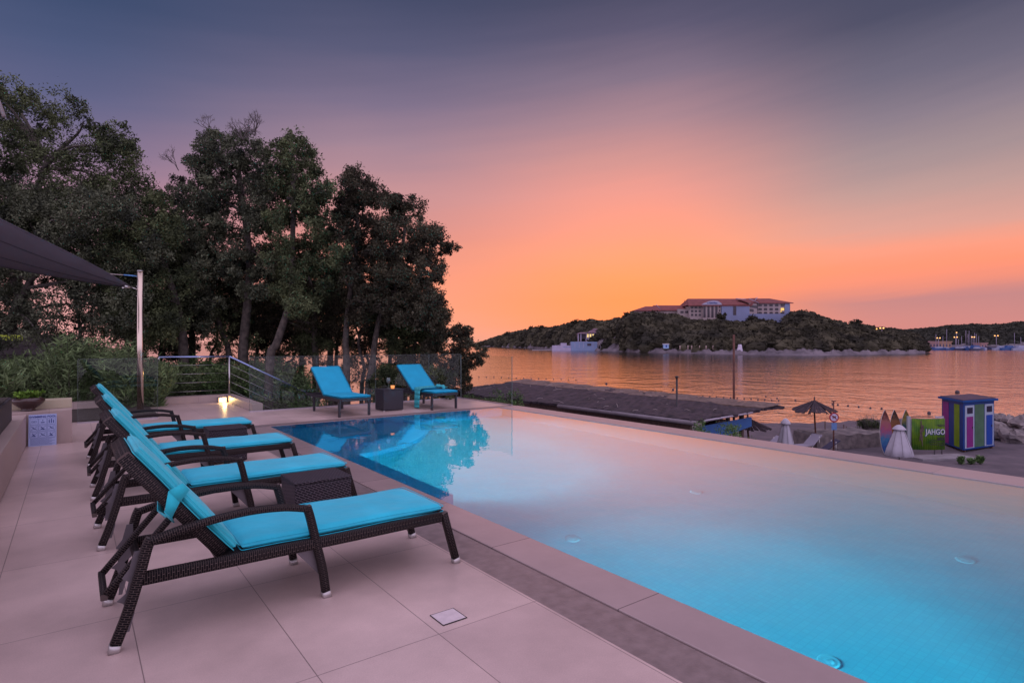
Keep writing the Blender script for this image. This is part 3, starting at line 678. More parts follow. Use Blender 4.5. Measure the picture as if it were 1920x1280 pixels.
glass_run('glass_balustrade', xat(467,13.06), 8.12, 13.06, [xat(594,13.06), xat(704,13.06), xat(804,13.06)], 'frameless glass fence behind the two far blue loungers')
glass_run('glass_balustrade', 0.05, 1.30, 13.06, [], 'frameless glass panel in front of the oleanders at the left')
r = empty('glass_balustrade', (8.10, 12, 0), label='frameless glass panel along the infinity edge at the far pool corner', cat='glass fence')
MB().box(-.02, .02, -1.2, 1.03, 0.001, .02).build('base_channel', MATS['pale_channel'], r)
p = MB().box(-.006, .006, -1.2, 1.02, .021, 1.13).build('glass_panel', m_glass, r)
for yy in (-1.2, 1.02): MB().box(-.0065, .0065, yy-.004, yy+.004, .021, 1.13).build('panel_edge', m_glassedge, p)
# handrail
hr = empty('stair_railing', (3.16, 15.9, 0), label='steel railing with taut wires running level then down beside the stairs', cat='railing')
X0 = 3.16; Y0r = 15.9
def RP(x, y, z): return (x - X0, y - Y0r, z)
ry = 15.92
def onrail(u, v): 
    a = (u-960)/FPX; t = ry/(.8-.6*a); return (t*(.6+.8*a), H + t*(642-v)/FPX)
px_, pz_ = onrail(430, 668); ex, ez = onrail(588, 742); lx, lz = onrail(298, 668)
mr = mat('rail_steel', (.30,.38,.62), .3, .9)
MB().tube([RP(lx, ry, pz_), RP(px_, ry, pz_)], .024, n=10).build('handrail', mr, hr)
MB().tube([RP(px_, ry, pz_), RP(ex, ry, ez)], .024, n=10).build('handrail', mr, hr)
MB().tube([RP(px_, ry, 0), RP(px_, ry, pz_)], .022, n=10).build('post', m_steel, hr)
MB().tube([RP(ex-.05, ry, ez-1.12), RP(ex-.05, ry, ez)], .022, n=10).build('post', m_steel, hr)
MB().tube([RP(lx, ry, 0), RP(lx, ry, pz_)], .022, n=10).build('post', m_steel, hr)
for k in range(4):
    q = .2 + k*.21
    MB().tube([RP(lx, ry, pz_-q), RP(px_, ry, pz_-q)], .004, n=5).build('wire', m_steel, hr)
    MB().tube([RP(px_, ry, pz_-q), RP(ex-.05, ry, ez-q)], .004, n=5).build('wire', m_steel, hr)
# raised kerb round the landing, with the lit lamp
kb = MB(); kb.box(-1.0, 3.22, 15.755, 16.1, 0, .16); kb.box(3.005, 3.22, 13.12, 15.75, 0, .16)
o = kb.build('landing_kerb', m_wall, bevel=.004); tag(o, 'low stone kerb round the stair landing beyond the glass', 'kerb')
lp = empty('step_light', (2.86, 15.5, 0), label='small lit square lamp in the corner of the landing kerb', cat='lamp')
MB().box(-.09, .09, -.09, .09, 0.001, .13).build('housing', m_conc, lp)
MB().box(-.065, .065, -.094, -.091, .03, .115).build('lamp_face', mat('lamp_glow', (1,.8,.4), .5, emis=(1,.68,.25), estr=4), lp)
ld = bpy.data.lights.new('step_glow', 'POINT'); ld.energy = 5; ld.color = (1,.66,.25); ld.shadow_soft_size = .04
lo = bpy.data.objects.new('step_glow', ld); COL.objects.link(lo); lo.parent = lp; lo.location = (.04, -.16, .09)
# stairs going down to the right behind the glass
st = MB()
for k in range(9): st.box(3.225 + k*.30, 3.225 + (k+1)*.30, 13.12, 15.9, -1.9, -.17*(k+1)+.0)
o = st.build('stairs', m_conc); tag(o, 'stone steps going down behind the glass fence', 'stairs')

# ------------------------------------------------------------------ shade sail, its post and rigging
PD = 12.4
pb = at(263, 642, PD); ptop = H + PD*(642-509)/FPX
po = empty('sail_post', (pb.x, pb.y+.0, -.3), label='tall polished steel post holding the shade sail', cat='post')
MB().tube([(0,0,0), (0,0,ptop+.3)], .062, n=20).build('pole', mat('polished_steel', (.66,.54,.44), .2, 1.0), po)  # warm tint puts the reflected sunset sky into the steel colour
MB().lathe([(.064,0),(.064,.02),(0,.024)], (0,0,ptop+.3), n=20).build('cap', m_steel, po)
for dz in (.12, .32, .52): MB().tube([(-.075,0,ptop+.3-dz), (.075,0,ptop+.3-dz)], .008, n=8).build('eye_bolt', m_steel, po)
def sail():
    c0 = at(247, 539, PD-.1); cA = at(-520, 30, 6.0); cB = at(-620, 440, 8.5)
    n = 22; rows = []
    for i in range(n+1):
        s = i/n; row = []
        for j in range(n+1):
            t = j/n
            p = c0.lerp(cA.lerp(cB, t), s)
            # scalloped edges pulled inwards and a slight belly
            mid = c0.lerp(cA.lerp(cB, .5), s)
            w_ = 4*s*(1-s); p = p.lerp(mid, .36*w_*abs(2*t-1))
            p.z -= .22*w_*(1-(2*t-1)**2)
            row.append(p)
        rows.append(row)
    m = MB(); V = [tuple(p) for r_ in rows for p in r_]
    F = np.array([(i*(n+1)+j, (i+1)*(n+1)+j, (i+1)*(n+1)+j+1, i*(n+1)+j+1) for i in range(n) for j in range(n)])
    o = npmesh('shade_sail', V, F, m_sail, smooth=True); so = o.modifiers.new('t', 'SOLIDIFY'); so.thickness = .004
    tag(o, 'charcoal triangular shade sail stretched in from the upper left', 'shade sail')
    MB().tube([rows[k][0] for k in range(n+1)], .010, n=6).build('hem', m_sail, o)
    for t_ in (6, 11, 16): MB().tube([rows[k][t_] - Vector((0,0,.004)) for k in range(n+1)], .006, n=5).build('seam', m_black, o)
    MB().tube([c0, c0.lerp(rows[2][11], .35)], [.02,.05], n=8).build('corner_plate', m_steel, o)
    MB().tube([rows[k][n] for k in range(n+1)], .010, n=6).build('hem', m_sail, o)
    return c0
c0 = sail()
pp = Vector((pb.x, pb.y, 0))
sh = MB().tube([c0, Vector((pb.x-.05, pb.y-.02, H + PD*(642-543)/FPX))], .012, n=6).build('shackle', m_steel); tag(sh, 'small steel shackle joining the sail corner to the post', 'shackle')
e0 = Vector((pb.x-.06, pb.y, H + PD*(642-518)/FPX)); e1 = at(-160, 484, 10.5)
st_ = MB(); st_.tube([e0.lerp(e1, .07), e0.lerp(e1, .38)], .009, n=6); st_.tube([e0.lerp(e1, .38), e0.lerp(e1, .50), e1], [.009, .030, .05], n=8)
so_ = st_.build('tension_strap', m_strap); tag(so_, 'pale tapering strap pulled level behind the shade sail', 'strap')
MB().tube([e0, e0.lerp(e1, .07)], .016, n=8).build('turnbuckle', m_bluemetal, so_)
b0 = at(8, 219, 9.0); b1 = at(-60, 40, 9.0)
o = MB().tube([b0, b1], .05, .05, (1,0,0), sq=True).build('awning_beam', mat('pale_beam', (.35,.30,.30), .6)); tag(o, 'slanting pale beam end at the top left corner of the photo', 'beam')
# ------------------------------------------------------------------ vegetation
rg = np.random.default_rng(11)
def leaf_mesh(name, C, size, mt, parent=None, up=.3, ratio=.42, jitter=.35, dirs=None, **kw):
    """one mesh of diamond leaves at centres C (n,3)"""
    n = len(C); d = rg.normal(size=(n, 3)) if dirs is None else dirs + rg.normal(size=(n, 3)) * .35
    if dirs is None: d[:, 2] += up
    d /= np.linalg.norm(d, axis=1)[:, None] + 1e-9
    q = rg.normal(size=(n, 3)); s = np.cross(d, q); s /= np.linalg.norm(s, axis=1)[:, None] + 1e-9
    L_ = size * (1 + jitter * rg.uniform(-1, 1, n))[:, None]; Wd = L_ * ratio / 2
    nrm = np.cross(d, s)
    a = C - d * L_ / 2; b = C + s * Wd + nrm * L_ * .06; c = C + d * L_ / 2; e = C - s * Wd + nrm * L_ * .06
    V = np.stack([a, b, c, e], 1).reshape(-1, 3); F = np.arange(4 * n).reshape(n, 4)
    return npmesh(name, V, F, mt, parent, **kw)
def inpoly(u, v, P):
    c = np.zeros(len(u), bool); j = len(P) - 1
    for i in range(len(P)):
        (x1, y1), (x2, y2) = P[i], P[j]
        c ^= ((y1 > v) != (y2 > v)) & (u < (x2 - x1) * (v - y1) / (y2 - y1 + 1e-9) + x1); j = i
    return c
def clump_leaves(cc, rr, n, tight=.45):
    """leaves gathered in small sprays through ellipsoidal clumps: cc (m,3), rr (m,)"""
    m = len(cc); per = max(3, int(n / (m * 11))); S = []
    k = 11
    for c, r_ in zip(cc, rr):
        q = rg.normal(size=(k, 3)); q /= np.linalg.norm(q, axis=1)[:, None]; q *= r_ * rg.uniform(.35, 1.0, (k, 1)) ** .6
        q[:, 2] *= .75
        sp = (c + q)[:, None, :] + rg.normal(size=(k, per, 3)) * r_ * tight * .42
        S.append(sp.reshape(-1, 3))
    return np.concatenate(S)
def to_world(u, v, D):
    a = (u - 960) / FPX
    return np.stack([D * (.6 + .8 * a), D * (.8 - .6 * a), H + D * (642 - v) / FPX], -1)
GROUND_T = -3.2
def tree(name, poly, D, depth, nclump, rpx, nleaf, mt, trunk, label, size=.075, limbs=6, thick=.11, group='trees beyond the deck', holes=(), dead=False, gz=GROUND_T):
    nclump = int(nclump*1.9); nleaf = int(nleaf*3.0); size *= .98; rpx *= .78
    P = np.array(poly, float); u0, v0 = P.min(0); u1, v1 = P.max(0)
    us, vs = [], []
    cu = rg.uniform(u0, u1, nclump * 12); cv = rg.uniform(v0, v1, nclump * 12)
    ok = inpoly(cu, cv, poly)
    for (hx, hy, hr) in holes: ok &= (cu-hx)**2 + (cv-hy)**2 > hr*hr
    cu, cv = cu[ok][:nclump], cv[ok][:nclump]
    cd = D + rg.uniform(-1, 1, len(cu)) * depth
    rp = rpx * rg.uniform(.6, 1.25, len(cu))
    # keep edge clumps small so that the outline stays ragged
    cc = to_world(cu, cv, cd); rr = rp * cd / FPX
    tb = trunk[0]; base = at(tb[0], tb[1], D)
    root = empty(name, (base.x, base.y, gz), label=label, cat='tree', group=group)
    org = np.array([base.x, base.y, gz])
    leaf_mesh('crown', clump_leaves(cc, rr, nleaf) - org, size, mt, root)
    tm = MB(); tp = [at(x, y, D + dd) for (x, y, dd) in [(t[0], t[1], (t[2] if len(t) > 2 else 0)) for t in trunk]]
    foot = Vector((tp[0].x, tp[0].y, gz)); chain = [foot] + tp; chain = arc_pts(chain, 5)
    m = len(chain); rad = [thick * (1.25 - .8 * i / (m-1)) for i in range(m)]
    o0 = Vector(org)
    tm.tube([p - o0 for p in chain], rad, n=9)
    # limbs reach to clumps
    top = chain[len(chain)//2:]
    idx = rg.permutation(len(cc))[:limbs]
    for q in idx:
        e = Vector(cc[q]); s = min(top, key=lambda p: (p - e).length + (3 if p.z > e.z else 0))
        r0 = thick * .38
        mid = s.lerp(e, .5) + Vector(tuple(rg.normal(size=3) * .15)) + Vector((0, 0, .12 * (e - s).length))
        ch = arc_pts([s, mid, e], 4); tm.tube([p - o0 for p in ch], [r0 * (1 - .85 * i / (len(ch)-1)) for i in range(len(ch))], n=6)
    tm.build('trunk', m_bark, root)
    if dead:
        dm = MB()
        for (us_, vs_, n_) in dead:
            b = at(us_, vs_, D)
            def br(p, d, L_, r_, lev):
                e = p + d * L_; k = p.lerp(e, .5) + Vector(tuple(rg.normal(size=3))) * L_ * .08
                dm.tube([p - o0, k - o0, e - o0], [r_, r_*.8, r_*.55], n=4, caps=False)
                if lev:
                    for _ in range(3):
                        nd = (d + Vector(tuple(rg.normal(size=3))) * .5).normalized(); br(p.lerp(e, rg.uniform(.5, 1)), nd, L_ * .62, r_ * .6, lev - 1)
            for _ in range(n_): br(b, (Vector((0,0,1)) + Vector(tuple(rg.normal(size=3))) * .45).normalized(), .38, .014, 3)
        dm.build('bare_twigs', m_twig, root)
    return root
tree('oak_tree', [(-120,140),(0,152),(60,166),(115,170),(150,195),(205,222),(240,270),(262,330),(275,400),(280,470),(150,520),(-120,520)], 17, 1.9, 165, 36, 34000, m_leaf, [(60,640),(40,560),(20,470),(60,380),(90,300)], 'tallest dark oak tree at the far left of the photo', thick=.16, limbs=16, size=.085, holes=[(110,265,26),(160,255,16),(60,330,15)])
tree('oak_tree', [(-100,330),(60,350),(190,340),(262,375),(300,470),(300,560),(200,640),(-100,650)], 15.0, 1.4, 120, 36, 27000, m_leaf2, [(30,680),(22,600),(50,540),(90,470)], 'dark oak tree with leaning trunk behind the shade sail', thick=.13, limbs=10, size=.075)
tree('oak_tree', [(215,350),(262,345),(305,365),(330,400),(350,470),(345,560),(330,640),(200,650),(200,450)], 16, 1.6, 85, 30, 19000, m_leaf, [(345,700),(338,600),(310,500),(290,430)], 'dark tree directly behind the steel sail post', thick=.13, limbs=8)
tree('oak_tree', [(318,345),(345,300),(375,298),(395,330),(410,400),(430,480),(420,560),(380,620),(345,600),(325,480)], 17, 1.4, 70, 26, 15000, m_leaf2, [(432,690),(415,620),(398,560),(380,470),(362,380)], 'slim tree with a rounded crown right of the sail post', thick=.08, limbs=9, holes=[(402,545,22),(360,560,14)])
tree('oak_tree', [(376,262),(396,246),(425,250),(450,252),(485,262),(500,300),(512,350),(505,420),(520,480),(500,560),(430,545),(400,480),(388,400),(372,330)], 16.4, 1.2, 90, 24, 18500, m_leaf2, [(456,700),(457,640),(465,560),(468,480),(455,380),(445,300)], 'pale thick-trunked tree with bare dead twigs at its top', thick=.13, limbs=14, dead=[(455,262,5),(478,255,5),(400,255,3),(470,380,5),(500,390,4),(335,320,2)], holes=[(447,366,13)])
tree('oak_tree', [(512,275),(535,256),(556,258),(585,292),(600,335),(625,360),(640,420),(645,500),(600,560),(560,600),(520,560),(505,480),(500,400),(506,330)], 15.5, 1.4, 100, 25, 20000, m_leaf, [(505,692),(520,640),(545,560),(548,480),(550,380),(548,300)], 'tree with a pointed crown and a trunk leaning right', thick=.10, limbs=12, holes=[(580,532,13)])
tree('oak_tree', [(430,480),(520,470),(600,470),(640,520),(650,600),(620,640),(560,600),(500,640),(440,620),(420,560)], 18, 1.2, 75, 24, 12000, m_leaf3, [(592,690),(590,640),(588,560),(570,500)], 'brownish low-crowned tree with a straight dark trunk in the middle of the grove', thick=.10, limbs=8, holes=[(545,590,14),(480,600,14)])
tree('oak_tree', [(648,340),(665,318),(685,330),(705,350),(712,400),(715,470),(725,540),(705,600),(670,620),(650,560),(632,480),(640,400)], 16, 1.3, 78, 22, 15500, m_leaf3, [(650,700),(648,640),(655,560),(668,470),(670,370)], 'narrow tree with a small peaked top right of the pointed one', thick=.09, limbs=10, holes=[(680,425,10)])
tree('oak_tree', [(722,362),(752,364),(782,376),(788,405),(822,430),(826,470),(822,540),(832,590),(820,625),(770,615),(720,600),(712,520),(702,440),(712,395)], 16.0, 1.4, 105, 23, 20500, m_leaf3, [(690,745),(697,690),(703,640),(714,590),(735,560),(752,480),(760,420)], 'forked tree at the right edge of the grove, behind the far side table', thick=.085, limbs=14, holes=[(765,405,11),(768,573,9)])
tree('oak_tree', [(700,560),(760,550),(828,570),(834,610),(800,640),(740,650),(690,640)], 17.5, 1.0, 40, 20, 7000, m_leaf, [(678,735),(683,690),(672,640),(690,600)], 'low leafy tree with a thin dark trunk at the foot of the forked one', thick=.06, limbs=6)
# a single spray reaching out into the sunset
tree('bushy_tree', [(800,640),(815,622),(850,616),(882,616),(886,640),(910,660),(905,672),(885,690),(878,712),(868,740),(835,745),(800,735),(790,690)], 16.5, .9, 62, 17, 12500, m_leaf3, [(838,760),(840,720),(845,690),(850,660)], 'low spreading bushy tree at the right end of the glass fence', thick=.06, limbs=8, size=.062)
tree('bushy_tree', [(700,700),(730,690),(800,690),(850,700),(850,752),(700,752)], 15.2, .6, 40, 17, 7500, m_leaf, [(770,760),(772,730),(770,710)], 'dense dark shrub behind the far side table', thick=.04, limbs=5, size=.06)
tree('leaning_branch_tree', [(820,455),(845,458),(862,462),(856,472),(835,476),(818,480)], 17.6, .3, 9, 11, 900, m_leaf3, [(745,745),(760,700),(790,600),(822,478),(850,466)], 'thin sapling reaching out of the grove into the sunset', thick=.025, limbs=3, size=.06)
# low undergrowth that closes the foot of the grove
for i, (poly_, D, tr__, n_, lab) in enumerate((
    ([(-60,440),(120,430),(250,470),(345,450),(372,540),(368,640),(350,700),(-60,700)], 19, [(150,690),(150,620),(140,560)], 26000, 'dark leafy understorey tree far behind the oleanders at the left'),
    ([(235,470),(330,430),(400,440),(425,520),(385,560),(372,660),(235,680)], 18.5, [(300,700),(305,620),(310,560)], 13000, 'dark leafy understorey tree behind the sail post'),
    ([(430,560),(520,540),(560,580),(545,640),(520,655),(470,650),(430,630)], 20, [(500,700),(500,650),(490,600)], 5200, 'understorey tree between the pale trunks'),
    ([(560,540),(650,530),(700,560),(690,640),(655,660),(610,650),(575,640)], 20, [(630,700),(632,650),(640,600)], 6000, 'understorey tree behind the left far lounger'),
    ([(720,560),(800,560),(832,590),(820,660),(760,680),(725,650)], 19, [(775,720),(777,660),(780,620)], 5600, 'understorey tree behind the right far lounger'))):
    tree('understorey_tree', poly_, D, 1.4, 40, 26, n_, [m_leaf, m_leaf2, m_leaf3][i % 3], tr__, lab, thick=.07, limbs=6, size=.085, group='understorey trees in the grove')
# sparse leafy sprays between the trunks, through which the sunset sparkles
for i, (poly_, D, tr__, n_, lab) in enumerate((
    ([(385,560),(470,560),(480,640),(455,700),(395,690),(380,630)], 17.5, [(425,720),(424,660),(420,620)], 2600, 'sparse leafy sapling above the level part of the stair rail'),
    ([(480,590),(570,580),(580,650),(560,700),(490,700)], 18.5, [(520,720),(522,680),(525,640)], 2600, 'sparse leafy sapling between the two pale trunks'),
    ([(570,590),(660,600),(670,680),(640,720),(570,690)], 18.5, [(612,730),(614,690),(615,640)], 2600, 'sparse leafy sapling above the left far lounger'),
    ([(660,600),(740,610),(745,700),(720,735),(655,720)], 18.5, [(700,745),(703,700),(705,650)], 2400, 'sparse leafy sapling left of the far side table'),
    ([(735,620),(805,630),(815,700),(780,740),(735,720)], 17.5, [(772,745),(774,700),(775,660)], 3600, 'sparse leafy sapling behind the wine glass'))):
    tree('sapling', poly_, D, 1.2, 34, 16, n_, [m_leaf, m_leaf3][i % 2], tr__, lab, thick=.03, limbs=8, size=.07, group='saplings in the grove')
# many thin trunks deeper in the grove
for i, (u, v0_, u2, v2, D, th) in enumerate(((565,700,560,560,20,.09),(620,700,612,560,21,.10),(480,700,476,600,19,.07),(532,705,560,640,19,.05),(725,740,730,600,20,.09),(760,740,752,600,19,.07),(393,690,410,600,18,.05),(700,720,645,560,21,.06),(360,690,352,560,19,.12),(250,690,262,520,19,.12))):
    poly_ = [(u2-42,v2-70),(u2+42,v2-70),(u2+46,v2+26),(u2-46,v2+26)]
    tree('grove_tree', poly_, D, 1.0, 16, 22, 3600, [m_leaf, m_leaf3, m_leaf2][i % 3], [(u, v0_), ((u+u2)/2 + 4, (v0_+v2)/2), (u2, v2)],
         ['thin dark trunk seen through the grove beside the stairs', 'dark upright trunk behind the left far lounger', 'slim dark trunk just right of the pale thick one', 'short slanting trunk between the two pale trunks', 'dark trunk behind the far side table', 'slender dark trunk left of the right far lounger', 'thin curved trunk above the stair rail', 'leaning dark trunk above the left far lounger', 'thick dark trunk left of the stair rail', 'thick dark trunk beside the steel sail post'][i], thick=th, limbs=4, size=.085, group='thin trunks deeper in the grove')

# oleanders and hedge shrubs: narrow leaves in whorls on upright stems
def oleander(loc, h, rad, stems, label, mt=None, llen=.19, group='oleander shrubs', lratio=.15, cat='shrub', name='oleander_shrub', per=34, stemr=.006, t0=.30):
    mt = mt or m_ole; root = empty(name, loc, label=label, cat=cat, group=group); C = []; Dr = []; sm = MB()
    for k in range(stems):
        a = rg.uniform(0, 2*math.pi); lean = rg.uniform(.05, 1.0) ** .7 * rad; hh = h * rg.uniform(.62, 1.0) * (1 - .25 * lean / max(rad, .01))
        b = np.array([rg.normal() * rad * .15, rg.normal() * rad * .15, 0]); e = np.array([math.cos(a) * lean, math.sin(a) * lean, hh])
        mid = b * .5 + e * .5 + np.array([0, 0, hh * .08]) - .15 * np.array([e[0], e[1], 0])
        sm.tube([b, mid, e], [stemr, stemr*.8, stemr*.4], n=4, caps=False)
        t = rg.uniform(t0, 1.0, per) ** .8; t = np.sort(t); P_ = ((1-t)**2)[:, None]*b + (2*t*(1-t))[:, None]*mid + (t**2)[:, None]*e
        an = np.arange(per) * 2.4; out_ = np.stack([np.cos(an), np.sin(an), np.full(per, .75)], -1) + rg.normal(size=(per, 3)) * .2
        out_ /= np.linalg.norm(out_, axis=1)[:, None]
        C.append(P_ + out_ * llen * .5); Dr.append(out_)
    leaf_mesh('foliage', np.concatenate(C), llen, mt, root, ratio=lratio, dirs=np.concatenate(Dr), jitter=.3)
    sm.build('stems', m_bark, root); return root
for i, (u, D, h, rad, lab) in enumerate(((75, 13.2, 1.45, .62, 'oleander at the far left behind the glass panel'), (128, 12.9, 1.80, .62, 'tall oleander behind the bowl planter'), (185, 13.4, 1.72, .62, 'oleander between the bowl planter and the sail post'),
        (238, 13.0, 1.60, .60, 'bushy oleander at the foot of the sail post'), (288, 13.3, 1.25, .42, 'oleander drooping by the end of the stair rail'), (30, 14.0, 1.3, .7, 'oleander half cut off by the left edge of the photo'), (160, 14.2, 1.65, .6, 'oleander in the second row behind the tall one'))):
    p = at(u, 700, D); oleander((p.x, p.y if p.y > 13.75 else 13.75, -.3), h + .3, rad, 95, lab, per=40, t0=.12)
for i, (y, h, rad, lab) in enumerate(((8.9, .62, .36, 'oleander in the dark trough, next to the bowl planter'), (7.9, .66, .38, 'oleander in the dark trough nearest the left edge of the photo'))):
    oleander((-.83, y, .746), h - .12, rad, 60, lab, group='oleanders in the trough', llen=.17)
for i, (u, D, zb, h, rad, lab) in enumerate(((345, 15.2, -.3, 1.35, .62, 'hedge shrub behind the level part of the stair rail'), (392, 15.6, -.3, 1.25, .55, 'hedge shrub behind the rail just left of its corner post'), (440, 15.9, -.4, 1.45, .55, 'hedge shrub behind the corner post of the rail'),
        (490, 16.1, -.9, 1.95, .6, 'hedge shrub behind the sloping rail, near its top'), (535, 16.0, -1.2, 2.2, .6, 'hedge shrub behind the middle of the sloping rail'), (572, 16.0, -1.6, 2.1, .5, 'hedge shrub behind the foot of the sloping rail'), (312, 14.9, -.3, 1.3, .5, 'hedge shrub at the left end of the stair rail'), (365, 16.4, -.3, 1.5, .7, 'taller hedge shrub in the back row behind the level rail'), (465, 17.0, -.4, 1.6, .7, 'taller hedge shrub in the back row below the pale thick trunk'), (515, 17.0, -.9, 2.1, .7, 'taller hedge shrub in the back row behind the sloping rail'), (556, 17.0, -1.3, 2.3, .65, 'taller hedge shrub in the back row by the left far lounger'))):
    p = at(u, 700, D); oleander((p.x, p.y, zb), h, rad*1.35, 190, lab, m_laurel if i % 2 else m_ole, .12, 'hedge shrubs behind the stair rail', .26, per=44, t0=.02)
# planting bed below them
o = MB().box(-6, 1.35, 13.30, 15.7, .0005, .02).build('planting_bed', m_soil); tag(o, kind='structure')
o = oleander((-.52, 10.86, .60), .17, .20, 26, 'bright green trailing plant growing in the glazed bowl', m_bowlplant, .05, 'bowl plant', .6, 'plant', 'bowl_plant', 16, .003); del o['group']
# added block with a glowing strip, in place of a reflection in the glass
gw = empty('reflection_standin', at(20, 642, 14.6).to_tuple()[:2] + (-.3,), label='low dark pavilion with a glowing yellow-green strip, added in place of a glass reflection at the left edge of the photo', cat='standin')
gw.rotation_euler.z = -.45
MB().box(-1.4, .95, 0, .5, 0, 1.45).build('wall', mat('standin_wall', (.10,.085,.085), .8, var=.15), gw)
MB().box(-1.5, 1.0, -.12, .6, 1.452, 1.95).build('top_slab', mat('standin_slab', (.13,.11,.115), .8, var=.12), gw)
MB().box(-1.45, .33, -.135, -.122, 1.80, 1.94).build('glow_strip', mat('reflection_glow', (.35,.38,.05), .6, emis=(.30,.34,.03), estr=.35), gw)
# ------------------------------------------------------------------ the beach below the pool
def ground(u, D): 
    p = at(u, 642, D); return Vector((p.x, p.y, BEACH))
YAW = -math.atan2(.6, .8)      # object facing the viewer
# reed-roofed beach bar
bar = empty('beach_bar', ground(1200, 27), label='low beach bar under a wide flat dark reed roof with a pale edge strip', cat='beach bar')
bo = Vector(bar.location)
A = at(1305, 795, 18.5); B = at(1468, 766, 22.7); C_ = at(985, 715, 38.3); Dd = at(830, 738, 30.0)
zr = H - 2.55
for p in (A, B, C_, Dd): p.z = zr
def roofmat():
    m = mat('reed_roof', (.050,.034,.046), .95, col2=(.016,.011,.016), vscale=1.0, bump=.9, bscale=9); t = m.node_tree
    mp = t.nodes.new('ShaderNodeMapping'); mp.inputs['Rotation'].default_value = (0,0,R(-32)); mp.inputs['Scale'].default_value = (1,1,1)
    m2 = t.nodes.new('ShaderNodeMapping'); m2.inputs['Scale'].default_value = (.5, 5, 5)
    tcn = next(n for n in t.nodes if n.type == 'TEX_COORD'); t.links.new(tcn.outputs['Object'], mp.inputs[0]); t.links.new(mp.outputs[0], m2.inputs[0])
    for n in [n for n in t.nodes if n.type == 'TEX_NOISE']: t.links.new(m2.outputs[0], n.inputs['Vector'])
    return m
def roof_mesh(P, nx, ny, amp, th):
    V = []; 
    for i in range(nx+1):
        for j in range(ny+1):
            s, t = i/nx, j/ny; p = P[0].lerp(P[1], t).lerp(P[3].lerp(P[2], t), s)
            e = 1 if (i in (0, nx) or j in (0, ny)) else 0
            p = p + Vector((rg.normal()*.05*e, rg.normal()*.05*e, amp*float(vnoise(p.x, p.y, 1.4, 2)) + rg.normal()*.010 + .04*math.sin(math.pi*s)*min(1, t*5)))
            V.append(tuple(p - bo))
    F = np.array([(i*(ny+1)+j, (i+1)*(ny+1)+j, (i+1)*(ny+1)+j+1, i*(ny+1)+j+1) for i in range(nx) for j in range(ny)])
    o = npmesh('reed_roof', V, F, roofmat(), bar, smooth=False)
    so = o.modifiers.new('t', 'SOLIDIFY'); so.thickness = th; so.offset = -1; return o
rf = roof_mesh([A, B, C_, Dd], 90, 40, .035, .09)
def lp_(s, t, dz=0): p = A.lerp(B, t).lerp(Dd.lerp(C_, t), s); p.z += dz; return p - bo
# raised lap along the seaward edge and torn strips lying on the roof
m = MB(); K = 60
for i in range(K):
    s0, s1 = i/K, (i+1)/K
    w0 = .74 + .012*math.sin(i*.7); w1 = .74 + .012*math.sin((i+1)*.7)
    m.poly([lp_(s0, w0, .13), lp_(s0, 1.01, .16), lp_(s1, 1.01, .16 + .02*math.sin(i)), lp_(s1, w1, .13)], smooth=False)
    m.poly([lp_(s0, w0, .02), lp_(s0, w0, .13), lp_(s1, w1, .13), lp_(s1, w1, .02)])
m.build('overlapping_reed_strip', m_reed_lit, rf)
m = MB()
for _ in range(38):
    s, t, = rg.uniform(.02, .98), rg.uniform(.03, .86); L_ = rg.uniform(.15, .6); a = rg.uniform(0, 6.28)
    p = lp_(s, t, .06 + .04*math.sin(math.pi*s)); q = p + Vector((math.cos(a)*L_, math.sin(a)*L_, rg.uniform(.0, .12)))
    m.tube([p, p.lerp(q, .5) + Vector((0,0,.04)), q], .005, n=4)
m.build('loose_reeds', m_strap, rf)
MB().tube([lp_(.0, .0, .03), lp_(.0, .6, .03)], .035, n=6).build('edge_strip', mat('pale_edge', (.34,.30,.36), .6), bar)
MB().tube([lp_(-.004, -.01, .0), lp_(.42, -.01, .02)], .075, n=8).build('ridge_pipe', mat('pale_pipe', (.17,.145,.165), .6, var=.15), bar)
for s, t in ((.03,.05),(.03,.34),(.03,.62),(.3,.05),(.3,.9),(.6,.05),(.6,.9),(.95,.05),(.95,.9),(.12,.9)):
    p = lp_(s, t); MB().tube([(p.x, p.y, 0), (p.x, p.y, zr - BEACH - .1)], .09, n=8).build('post', m_wood, bar)
p0, p1 = lp_(.015, .10, -.18), lp_(.015, .66, -.18); dv = (p1 - p0).normalized()
m = MB(); m.poly([p0, p1, p1 + Vector((0,0,-.34)), p0 + Vector((0,0,-.62))]); o = m.build('blue_fascia', mat('blue_board', (.012,.09,.28), .6, var=.1), bar); so = o.modifiers.new('t', 'SOLIDIFY'); so.thickness = .03
wa, wb_ = lp_(.02, .04, 0), lp_(.98, .04, 0); m = MB(); m.poly([(wa.x,wa.y,0),(wb_.x,wb_.y,0),(wb_.x,wb_.y,zr-BEACH-.02),(wa.x,wa.y,zr-BEACH-.02)])
o = m.build('back_wall', m_wood, bar); so = o.modifiers.new('t', 'SOLIDIFY'); so.thickness = .12
p2 = lp_(.10, .62, 0)
MB().box(p2.x-.35, p2.x+.35, p2.y-.3, p2.y+.3, 0, zr-BEACH-.4).build('counter_block', m_wood, bar)
